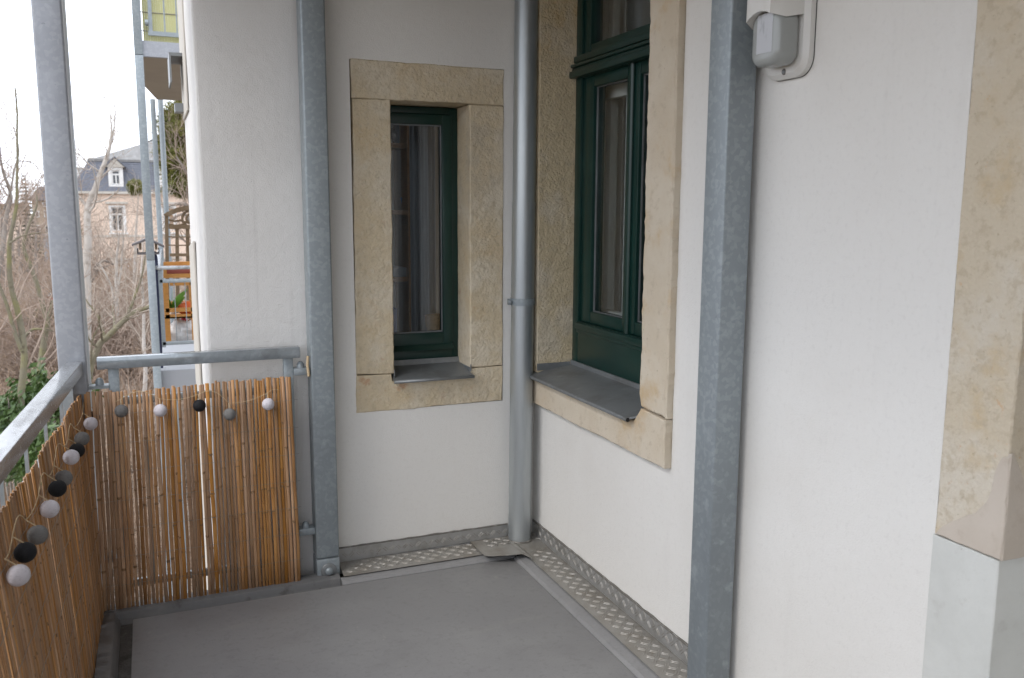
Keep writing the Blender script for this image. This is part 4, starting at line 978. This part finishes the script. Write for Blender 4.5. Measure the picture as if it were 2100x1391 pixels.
ch = MB().box(cx0.x, cx1.x, YV + 2.3, YV + 3.2, zm - 1.4, vp(188, 325, YV + 2.5).z).build('chimney', M['beige'], rf)
MB().box(cx0.x - .08, cx1.x + .08, YV + 2.2, YV + 3.3, vp(188, 326, YV + 2.5).z, vp(188, 323.5, YV + 2.5).z).build('chimney_cap', M['trim_stone'], rf)
for px0, px1 in ((222.5, 253), (326, 357), (428, 459)):
    yd = YV - .12; x0 = vp(px0, 370, yd).x; x1 = vp(px1, 370, yd).x; z0 = vp(240, 386, yd).z; z1 = vp(240, 343, yd).z; xm = (x0 + x1) / 2
    wx0, wx1 = x0 + (x1 - x0) * .22, x1 - (x1 - x0) * .20; wz0, wz1 = z0 + (z1 - z0) * .16, z1 - (z1 - z0) * .14
    q = MB().box(x0, wx0, yd, yd + 2.2, z0, z1).box(wx1, x1, yd, yd + 2.2, z0, z1).box(wx0, wx1, yd, yd + .5, z0, wz0).box(wx0, wx1, yd, yd + 2.2, wz1, z1)
    dm = q.build('dormer', M['trim'], vl)
    vwin(wx0, wx1, wz0, wz1, yd, dm, depth=.18)
    MB().prism([(x0 - .18, z1), (x1 + .18, z1), (xm, z1 + .80)], 'y', yd - .14, yd + 2.6).build('gable', M['trim_stone'], dm, fixn=True)
    MB().bar((x0 - .28, yd + 1.2, z1 + .02), (xm, yd + 1.2, z1 + .93), 2.9, .10, up=(0, 0, 1)).bar((x1 + .28, yd + 1.2, z1 + .02), (xm, yd + 1.2, z1 + .93), 2.9, .10, up=(0, 0, 1)).build('dormer_roof', M['slate'], dm, fixn=True)
# side dormer on the left slope
px_ = vp(181, 365, YV + 2); MB().box(px_.x - .9, px_.x + .25, YV + 1.4, YV + 3.0, vp(181, 384, YV + 2).z, vp(181, 346, YV + 2).z).box(px_.x - 1.1, px_.x + .4, YV + 1.2, YV + 3.2, vp(181, 346, YV + 2).z, vp(181, 343.5, YV + 2).z).build('dormer', M['trim'], vl)

# second house, further left
YH = 118.0
h2 = thing('townhouse', 'far beige house with steep slate roof left of the corner post', 'house', (X(90, YH), YH + 5, GZ))
x0 = vp(66, 430, YH).x; x1 = vp(135, 430, YH).x; z1 = vp(90, 412, YH).z
MB().box(x0, x1, YH, YH + 10, GZ, z1).build('wall', M['beige'], h2)
q = MB().prism([(x0 - .4, z1), (x1 + .4, z1), (x1 - .6, vp(90, 386, YH).z), (vp(82, 386, YH).x, vp(90, 383, YH).z)], 'y', YH - .4, YH + 10.4); q.build('roof', M['slate'], h2, fixn=True)
for (a, b, c, d) in ((88, 98, 415, 424), (72, 80, 432, 446), (90, 99, 432, 446), (72, 80, 462, 478), (90, 99, 462, 478)):
    w = MB().box(vp(a, 430, YH).x, vp(b, 430, YH).x, YH - .12, YH - .001, vp(90, d, YH).z, vp(90, c, YH).z).build('window', M['trim'], h2)
    MB().box(vp(a + 1.5, 430, YH).x, vp(b - 1.5, 430, YH).x, YH - .14, YH - .12, vp(90, d - 1.5, YH).z, vp(90, c + 1.5, YH).z).build('pane', M['pane'], w)
MB().box(vp(84, 400, YH).x, vp(108, 400, YH).x, YH - .9, YH + 2, vp(90, 411, YH).z, vp(90, 393, YH).z).build('dormer', M['slate'], h2)
MB().box(vp(88, 485, YH - 40).x, vp(106, 485, YH - 40).x, YH - 40, YH - 39, GZ, vp(95, 484, YH - 40).z).build('garden_shed', M['plank'], None)
tag(bpy.data.objects['garden_shed'], 'pale board garden shed beside the corner post', 'shed')
gs = bpy.data.objects['garden_shed']
MB().box(vp(86, 485, YH - 40).x, vp(108, 485, YH - 40).x, YH - 40.2, YH - 38.8, vp(95, 484, YH - 40).z, vp(95, 481, YH - 40).z).build('roof', M['slate_grey'], gs)
# far terrace of houses along the skyline at the very left
h3 = thing('far_house', 'low reddish house on the skyline at the left edge', 'house', (X(20, 150), 155, GZ))
MB().box(vp(-60, 430, 150).x, vp(46, 430, 150).x, 150, 160, GZ, vp(20, 430, 150).z).build('wall', M['peach'], h3)
MB().prism([(vp(-63, 430, 150).x, vp(20, 430, 150).z), (vp(49, 430, 150).x, vp(20, 430, 150).z), (vp(42, 430, 150).x, vp(20, 418, 150).z), (vp(-50, 430, 150).x, vp(20, 418, 150).z)], 'y', 149.5, 160.5).build('roof', M['brown_wood'], h3, fixn=True)

# low sandstone garden wall blocks and scooter, plank in the garden
gw = thing('garden_wall', 'low peach coloured garden wall behind the bare trees', 'wall', (X(60, 44), 44, GZ))
for r_ in range(3):
    for c_i in range(9):
        x0 = vp(28, 690, 44).x + c_i * .62 + (.3 if r_ % 2 else 0)
        MB().box(x0, x0 + .60, 44, 44.4, GZ + .45 * r_ - .1, GZ + .45 * r_ + .33).build('block', M['peach'], gw)
sco = thing('motor_scooter', 'small red and white motor scooter half hidden by the corner post', 'scooter', (X(110, 50), 50, vp(110, 636, 50).z))
p = vp(110, 622, 50); z0 = vp(110, 637, 50).z
for dx in (-.15, .95): q = MB(); q.lathe([(.26, -.06), (.3, -.03), (.3, .03), (.26, .06)], (p.x + dx, 50, z0 + .3), 16, axis=1); q.build('wheel', M['black'], sco)
MB().prism([(p.x - .35, z0 + .45), (p.x + .5, z0 + .35), (p.x + 1.05, z0 + .4), (p.x + 1.0, z0 + .95), (p.x + .85, z0 + .9), (p.x + .6, z0 + .55), (p.x + .3, z0 + .8), (p.x - .3, z0 + .82)], 'y', 49.85, 50.15, bev=.04).build('body', M['red'], sco, fixn=True)
MB().box(p.x - .32, p.x + .32, 49.86, 50.14, z0 + .82, z0 + .95).build('seat', M['white_paint'], sco, bevel=.03)
MB().tube([(p.x + .9, 49.75, z0 + 1.1), (p.x + .92, 50, z0 + 1.12), (p.x + .9, 50.25, z0 + 1.1)], .03, 8).build('handlebar', M['black'], sco)
# the scooter and wall stand on a raised terrace
tag(MB().box(vp(60, 640, 49).x - 6, vp(150, 640, 49).x + 6, 44.41, 58, GZ - .5, z0 - .002).build('terrace', M['ground']), None, kind='structure')
pk_ = MB().bar(vp(252, 713, 40), vp(296, 700, 41), .5, .12); tag(pk_.build('board', M['plank'], None, fixn=True), 'tilted grey board lying on the leaf litter below the birch', 'board')

# ================================================================== TREES
tw = random.Random(5)
def grow(mb_trunk, mb_twig, p, d, L, r, depth, maxd, rnd, thick, bend=.16, up=.06, nch=(3, 5), spread=.75, sides=5, rmin=.004, shrink=.62):
    nseg = 5 if depth < 2 else 4
    pts = [p]; rs = [r]; q = p.copy(); dd_ = d.copy()
    for i in range(nseg):
        dd_ = (dd_ + Vector((rnd.gauss(0, bend), rnd.gauss(0, bend), rnd.gauss(0, bend) + up))).normalized()
        q = q + dd_ * (L / nseg); pts.append(q.copy()); rs.append(max(rmin * .7, r * (1 - .62 * (i + 1) / nseg)))
    tgt = mb_trunk if r > thick else mb_twig
    tgt.tube(pts, rs, sides if r > thick else 3, cap=False)
    if depth >= maxd: return
    for k in range(rnd.randint(*nch)):
        t = rnd.uniform(.25, 1.0); i = min(nseg - 1, int(t * nseg)); bp = pts[i].lerp(pts[i + 1], t * nseg - i)
        ax = Vector((rnd.gauss(0, 1), rnd.gauss(0, 1), rnd.gauss(0, .7))).normalized()
        base_d = (pts[i + 1] - pts[i]).normalized()
        nd_ = (base_d + ax * spread).normalized()
        grow(mb_trunk, mb_twig, bp, nd_, L * rnd.uniform(.45, .8) * (shrink / .62), max(rmin, rs[i] * rnd.uniform(.45, .66)), depth + 1, maxd, rnd, thick, bend, up, nch, spread, sides, rmin, shrink)
def photo_tree(name, label, lines, Y, bark, twigm, seed, group=None, nlimb=14, limbL=2.2, maxd=3, rmin=.004, twspread=.75, nch=(3, 5), t0=.15, up=.06):
    """lines: list of (pixel polyline, base radius, tip radius); stands in the plane y = Y, limbs leave it in all directions"""
    rnd = random.Random(seed); tm = MB(); cm = MB()
    first = P(*lines[0][0][0], 1, Y)
    root = thing(name, label, 'tree', (first.x, Y, first.z), group)
    for li, (poly, ra, rb_) in enumerate(lines):
        pts = [P(x, y, 1, Y) for x, y in poly]
        yo = [0.0]
        for k in range(1, len(pts)): yo.append(yo[-1] + rnd.uniform(-.06, .06) * (pts[k] - pts[k - 1]).length)
        pts = [Vector((p.x, p.y + yo[k], p.z)) for k, p in enumerate(pts)]
        # smooth
        sp = []
        for k in range(len(pts) - 1):
            for t in (0, .25, .5, .75):
                a = pts[max(k - 1, 0)]; b = pts[k]; c = pts[k + 1]; e = pts[min(k + 2, len(pts) - 1)]
                sp.append(.5 * ((2 * b) + (c - a) * t + (2 * a - 5 * b + 4 * c - e) * t * t + (3 * b - a - 3 * c + e) * t ** 3))
        sp.append(pts[-1]); N_ = len(sp)
        rs = [ra + (rb_ - ra) * k / (N_ - 1) for k in range(N_)]
        sp = [s_ + Vector((noise.noise(s_ * 1.3), noise.noise(s_ * 1.3 + Vector((9, 0, 0))), 0)) * .05 for s_ in sp]
        tm.tube(sp, rs, 8, cap=False)
        for k in range(nlimb):
            t = t0 + (1 - t0) * (k + rnd.random()) / nlimb; i = min(N_ - 2, int(t * (N_ - 1)))
            d = (sp[i + 1] - sp[i]).normalized(); ax = Vector((rnd.gauss(0, 1), rnd.gauss(0, 1), rnd.gauss(0, .5))).normalized()
            grow(tm, cm, sp[i], (d + ax * 1.0).normalized(), limbL * (1 - .5 * t) * rnd.uniform(.6, 1.2), max(rmin * 1.6, rs[i] * .42), 1, maxd, rnd, .03, spread=twspread, rmin=rmin, nch=nch, up=up)
    tm.build('trunk', M[bark], root); cm.build('crown', M[twigm], root)
    return root
gyy = lambda Y, px: P(px, 0, 1, Y)
def gpix(px, Y):   # pixel row where the ground is at distance Y
    lo, hi = 430, 3000
    for _ in range(40):
        mid = (lo + hi) / 2
        if P(px, mid, 1, Y).z > GZ: lo = mid
        else: hi = mid
    return mid
G_ = 'bare garden trees'
photo_tree('bare_tree', 'mossy bare tree at the left edge with two forking stems behind the handrail',
           [([(20, gpix(20, 14)), (35, 1000), (46, 800), (47, 700), (36, 640), (25, 590), (18, 500), (28, 440), (36, 400), (35, 300), (30, 180)], .075, .012),
            ([(44, 720), (18, 640), (-8, 560), (-40, 470)], .04, .012),
            ([(18, 500), (40, 485), (62, 480), (100, 476)], .018, .006)], 14, 'bark_moss', 'twig', 61, G_, nlimb=9, limbL=1.5, rmin=.003, nch=(2, 4))
photo_tree('bare_tree', 'yellow-green mossy tree forking low in front of the corner post',
           [([(40, gpix(40, 17)), (62, 900), (76, 780), (90, 690), (96, 660), (76, 600), (56, 540), (44, 500), (60, 450), (72, 420), (68, 390)], .085, .012),
            ([(92, 680), (104, 640), (118, 600), (140, 540), (165, 470)], .05, .012),
            ([(48, 690), (64, 677), (90, 676), (130, 684)], .035, .012)], 17, 'bark_moss', 'twig', 62, G_, nlimb=9, limbL=1.6, rmin=.0035, nch=(2, 4))
photo_tree('bare_tree', 'tall pale bare tree with forked top in front of the villa roof',
           [([(178, gpix(178, 30)), (178, 620), (180, 500), (180, 440), (186, 410), (204, 365), (218, 325), (226, 300), (228, 270), (226, 235)], .16, .02),
            ([(227, 298), (231, 280), (235, 240), (233, 205)], .04, .01),
            ([(180, 425), (170, 412), (160, 400), (140, 380)], .06, .02)], 30, 'bark_pale', 'twig_pale', 63, G_, nlimb=8, limbL=2.2, rmin=.006, t0=.3, nch=(2, 4))
photo_tree('bare_tree', 'leaning mossy tree trunk crossing behind the short handrail towards the neighbour post',
           [([(150, gpix(150, 22)), (178, 800), (200, 715), (222, 690), (246, 664), (272, 642), (300, 632), (330, 622)], .10, .05),
            ([(246, 664), (262, 640), (276, 610), (292, 560), (300, 500)], .05, .015)], 22, 'bark_moss', 'twig_pale', 64, G_, nlimb=11, limbL=2.3, rmin=.0045)
photo_tree('birch_tree', 'slender white-barked birch left of the neighbour post',
           [([(302, gpix(302, 26)), (299, 800), (297, 720), (295, 670), (293, 600), (290, 560), (292, 480)], .075, .02)], 26, 'birch', 'twig_pale', 65, None, nlimb=22, limbL=1.7, rmin=.005)
photo_tree('bare_tree', 'thin grey tree with twin stems below the villa window',
           [([(244, gpix(244, 34)), (242, 720), (240, 640), (239, 560), (240, 520), (244, 480)], .09, .03), ([(240, 600), (247, 560), (252, 500), (250, 450)], .05, .02), ([(242, 660), (228, 590), (215, 560), (205, 540)], .05, .02)], 34, 'bark_pale', 'twig_pale', 66, G_, nlimb=10, limbL=2.4, rmin=.006)
photo_tree('bare_tree', 'dark gnarled fruit tree with hanging branches in front of the villa wall',
           [([(190, gpix(190, 38)), (187, 700), (184, 610), (186, 570), (200, 545), (215, 535), (240, 545)], .13, .04), ([(185, 600), (178, 560), (172, 530)], .08, .04)], 38, 'bark', 'twig', 67, G_, nlimb=14, limbL=2.6, rmin=.007)
photo_tree('bare_tree', 'bare tree rising left of the corner post with arching twigs against the sky',
           [([(-30, gpix(-30, 20)), (-20, 700), (-5, 560), (10, 440), (14, 400), (4, 350), (-4, 300)], .08, .02), ([(8, 430), (30, 350), (40, 310), (24, 260)], .025, .007), ([(36, 330), (66, 335), (84, 360), (100, 380)], .012, .006)], 20, 'bark', 'twig', 68, G_, nlimb=9, limbL=1.8, rmin=.004, nch=(2, 4))
photo_tree('bare_tree', 'bare tree with arching dark branches behind the trellis',
           [([(430, gpix(430, 24)), (425, 700), (420, 560), (405, 470), (385, 425), (365, 418), (345, 425)], .16, .02), ([(405, 470), (380, 440), (355, 450), (335, 470)], .05, .015), ([(410, 490), (395, 400), (380, 350), (360, 320)], .08, .02)], 24, 'bark', 'twig', 69, G_, nlimb=10, limbL=1.7, rmin=.005)

# shrubs: two prototypes of upright twig bundles, copied
def shrub_proto(seed, mat, h=3.2, lab=''):
    rnd = random.Random(seed); tm = MB(); cm = MB()
    root = thing('bare_shrub', lab, 'shrub', (0, 0, 0), 'bare brown shrubs in the garden')
    for k in range(15):
        a = rnd.uniform(0, 6.28); d = Vector((math.cos(a) * .55, math.sin(a) * .55, 1)).normalized()
        grow(tm, cm, Vector((math.cos(a) * .25, math.sin(a) * .25, -.1)), d, h * rnd.uniform(.5, .8), .022, 0, 3, rnd, .5, bend=.2, up=.03, nch=(4, 6), spread=.7, rmin=.007)
    cm.build('twigs', M[mat], root)
    return root
protos = [shrub_proto(71, 'twig_red', lab='tall reddish brown bare shrub in the garden thicket below'), shrub_proto(72, 'twig', lab='tall grey-brown bare shrub in the garden thicket below'), shrub_proto(73, 'twig_pale', 2.6, lab='lower pale tan bare shrub in the garden thicket below')]
sp_ = []
rs_ = random.Random(9)
for Y, n_, lo, hi in ((19, 5, -60, 330), (24, 9, -60, 330), (29, 10, -50, 330), (35, 11, -40, 320), (42, 11, -30, 330), (50, 10, -30, 330), (60, 10, -30, 330), (70, 8, -20, 300)):
    for k in range(n_):
        sp_.append((lo + (hi - lo) * (k + rs_.uniform(.1, .9)) / n_, Y + rs_.uniform(-2.5, 2.5), rs_.uniform(.85, 1.3) * (1.0 if Y < 30 else 1.35), rs_.randrange(3)))
for i, (px, Y, s_, k) in enumerate(sp_):
    used = [j for j in range(i) if sp_[j][3] == k]
    o = protos[k] if not used else copy_tree(protos[k])
    x_ = X(px, Y)
    o.location = (x_, Y, GZ - .1); o.rotation_euler = (0, 0, rs_.uniform(0, 6.28)); o.scale = (s_ * 1.25, s_ * 1.25, s_)
# tall bare thicket trees at the left middle distance (brown haze of twigs)
for i, (px, Y, tp) in enumerate([(5, 55, 440), (40, 62, 452), (75, 57, 468), (-25, 50, 425), (25, 75, 436), (110, 70, 470)]):
    photo_tree('thicket_tree', ['dense brown bare tree far left, nearest the frame edge', 'dense brown bare tree below the spruce', 'dense brown bare tree beside the pale shed', 'dense brown bare tree cut by the left frame edge', 'dense brown bare tree under the skyline house', 'dense brown bare tree just left of the corner post'][i],
               [([(px, gpix(px, Y)), (px + 3, (gpix(px, Y) + tp) / 2 + 10), (px - 2, tp + 30), (px + 2, tp)], .16, .03)], Y, 'bark', 'twig_red' if i % 2 else 'twig', 80 + i, 'dense bare trees at the left', nlimb=16, limbL=4.4, rmin=.012, nch=(3, 5), t0=.12)

# ---- evergreen: pine, spruce, mistletoe ball, leafy bush
def needles(mb, c, n_, L, w, rnd, bias=Vector((0, 0, .5))):
    for k in range(n_):
        d = (Vector((rnd.gauss(0, 1), rnd.gauss(0, 1), rnd.gauss(0, 1))).normalized() + bias).normalized(); s_ = d.orthogonal().normalized() * w
        mb.add([c - s_, c + s_, c + d * L], [(0, 1, 2)])
rnd = random.Random(91)
YP = 33
pn = thing('pine_tree', 'olive green pine crown behind the neighbouring balcony posts', 'tree', (X(430, YP), YP, GZ))
tm = MB(); cm = MB()
tm.tube([P(430, gpix(430, YP), 1, YP), P(425, 600, 1, YP), P(415, 400, 1, YP), P(400, 250, 1, YP), P(392, 150, 1, YP)], [.25, .22, .18, .12, .05], 8)
for (x_, y_, rx, rz) in [(372, 232, .45, .4), (358, 262, .55, .4), (380, 270, .5, .4), (346, 292, .35, .3), (366, 305, .55, .45), (385, 320, .5, .4), (352, 325, .45, .4), (374, 350, .6, .4), (356, 362, .35, .3), (388, 360, .4, .4), (365, 385, .5, .3), (384, 220, .5, .45), (392, 290, .6, .5), (378, 395, .35, .22), (350, 240, .35, .3), (344, 268, .35, .3), (342, 310, .3, .3), (346, 345, .35, .3), (362, 240, .45, .4), (372, 290, .5, .4), (362, 340, .5, .4)]:
    c = P(x_, y_, 1, YP); c.y += rnd.uniform(-.8, .8)
    i0 = P(410, y_ + 40, 1, YP); tm.tube([i0, i0.lerp(c, .5) + Vector((0, 0, .15)), c], [.06, .04, .015], 5)
    for k in range(120):
        d = Vector((rnd.gauss(0, .5) * rx, rnd.gauss(0, .6) * rx, rnd.gauss(0, .5) * rz)); needles(cm, c + d, 16, .22, .015, rnd)
tm.build('trunk', M['bark'], pn); cm.build('crown', M['needle'], pn)
YM = 45
mst = thing('mistletoe', 'round olive clump of mistletoe in front of the villa roof, left of the neighbour post', 'mistletoe', tuple(P(278, 395, 1, YM)))
cm = MB(); c = P(278, 385, 1, YM)
for k in range(330):
    d = Vector((rnd.gauss(0, 1), rnd.gauss(0, 1), rnd.gauss(0, 1))).normalized() * (.40 * rnd.random() ** .4); needles(cm, c + d, 7, .16, .016, rnd, d)
cm.build('foliage', M['needle'], mst)
tm = MB(); tm.tube([P(284, 395, 1, YM), P(283, 420, 1, YM), P(279, 470, 1, YM), P(276, 560, 1, YM), P(274, gpix(274, YM), 1, YM)], [.02, .035, .06, .09, .14], 6); tm.build('host_branch', M['bark_pale'], mst)
YS = 95
sp = thing('spruce_tree', 'narrow dark spruce pointing above the skyline at the left', 'tree', (X(53, YS), YS, GZ))
tm = MB(); cm = MB(); top = P(52, 357, 1, YS); bx_ = X(53, YS)
tm.tube([(bx_, YS, GZ), (bx_, YS, 0), top], [.3, .22, .03], 6)
hgt = top.z - GZ
for k in range(26):
    t = k / 26; z = top.z - .2 - t * 9.5; R_ = .06 + t * 2.3
    for j in range(9):
        a = j * .7 + k * 1.3 + rnd.uniform(-.2, .2); L_ = R_ * rnd.uniform(.7, 1.1)
        e = Vector((bx_ + math.cos(a) * L_, YS + math.sin(a) * L_, z - L_ * .32 + .15 * L_ * L_ / R_)); s0 = Vector((bx_, YS, z))
        for q_ in range(7):
            needles(cm, s0.lerp(e, (q_ + .6) / 7), 7, .10 + .2 * t, .03, rnd, Vector((math.cos(a) * .5, math.sin(a) * .5, -.5)))
tm.build('trunk', M['bark'], sp); cm.build('crown', M['needle_dark'], sp)
def leafy(name, label, px, py, Y, rx, rz, n_, seed, s_=.07):
    rnd = random.Random(seed); c0 = P(px, py, 1, Y); root = thing(name, label, 'bush', (c0.x, Y, GZ), 'evergreen bushes below the handrail')
    cm = MB(); tm = MB()
    for k in range(8):
        e = c0 + Vector((rnd.gauss(0, .5) * rx, rnd.gauss(0, .5) * rx, rnd.gauss(0, .4) * rz)); tm.tube([(c0.x + rnd.uniform(-.2, .2), Y, GZ - .1), (c0.x, Y, (GZ + c0.z) / 2), e], [.05, .035, .01], 5)
    cl_ = [Vector((rnd.gauss(0, .55) * rx, rnd.gauss(0, .55) * rx, rnd.gauss(0, .5) * rz)) for _ in range(34)]
    for k in range(n_):
        c = c0 + rnd.choice(cl_) + Vector((rnd.gauss(0, .2), rnd.gauss(0, .2), rnd.gauss(0, .16))) * rx
        d = Vector((rnd.gauss(0, 1), rnd.gauss(0, 1), rnd.gauss(.4, .6))).normalized(); u = d.orthogonal().normalized(); v = d.cross(u); l = s_ * rnd.uniform(.6, 1.3)
        cm.add([c - u * l, c + v * l * .45, c + u * l * 1.1, c - v * l * .45], [(0, 1, 2, 3)])
    cm.build('foliage', M['leaf'], root); tm.build('stems', M['bark'], root)
leafy('evergreen_bush', 'glossy green bush right behind the upper end of the long handrail', 108, 815, 15, .55, .42, 1900, 95)
leafy('evergreen_bush', 'green bush low at the left edge below the handrail', 15, 850, 14, .6, .5, 1800, 96)
leafy('evergreen_bush', 'dark green bush half hidden behind the long reed screen', 60, 930, 12, .6, .35, 1500, 97)
leafy('evergreen_bush', 'small green bush beside the scooter', 96, 660, 40, .8, .5, 1500, 98, .10)
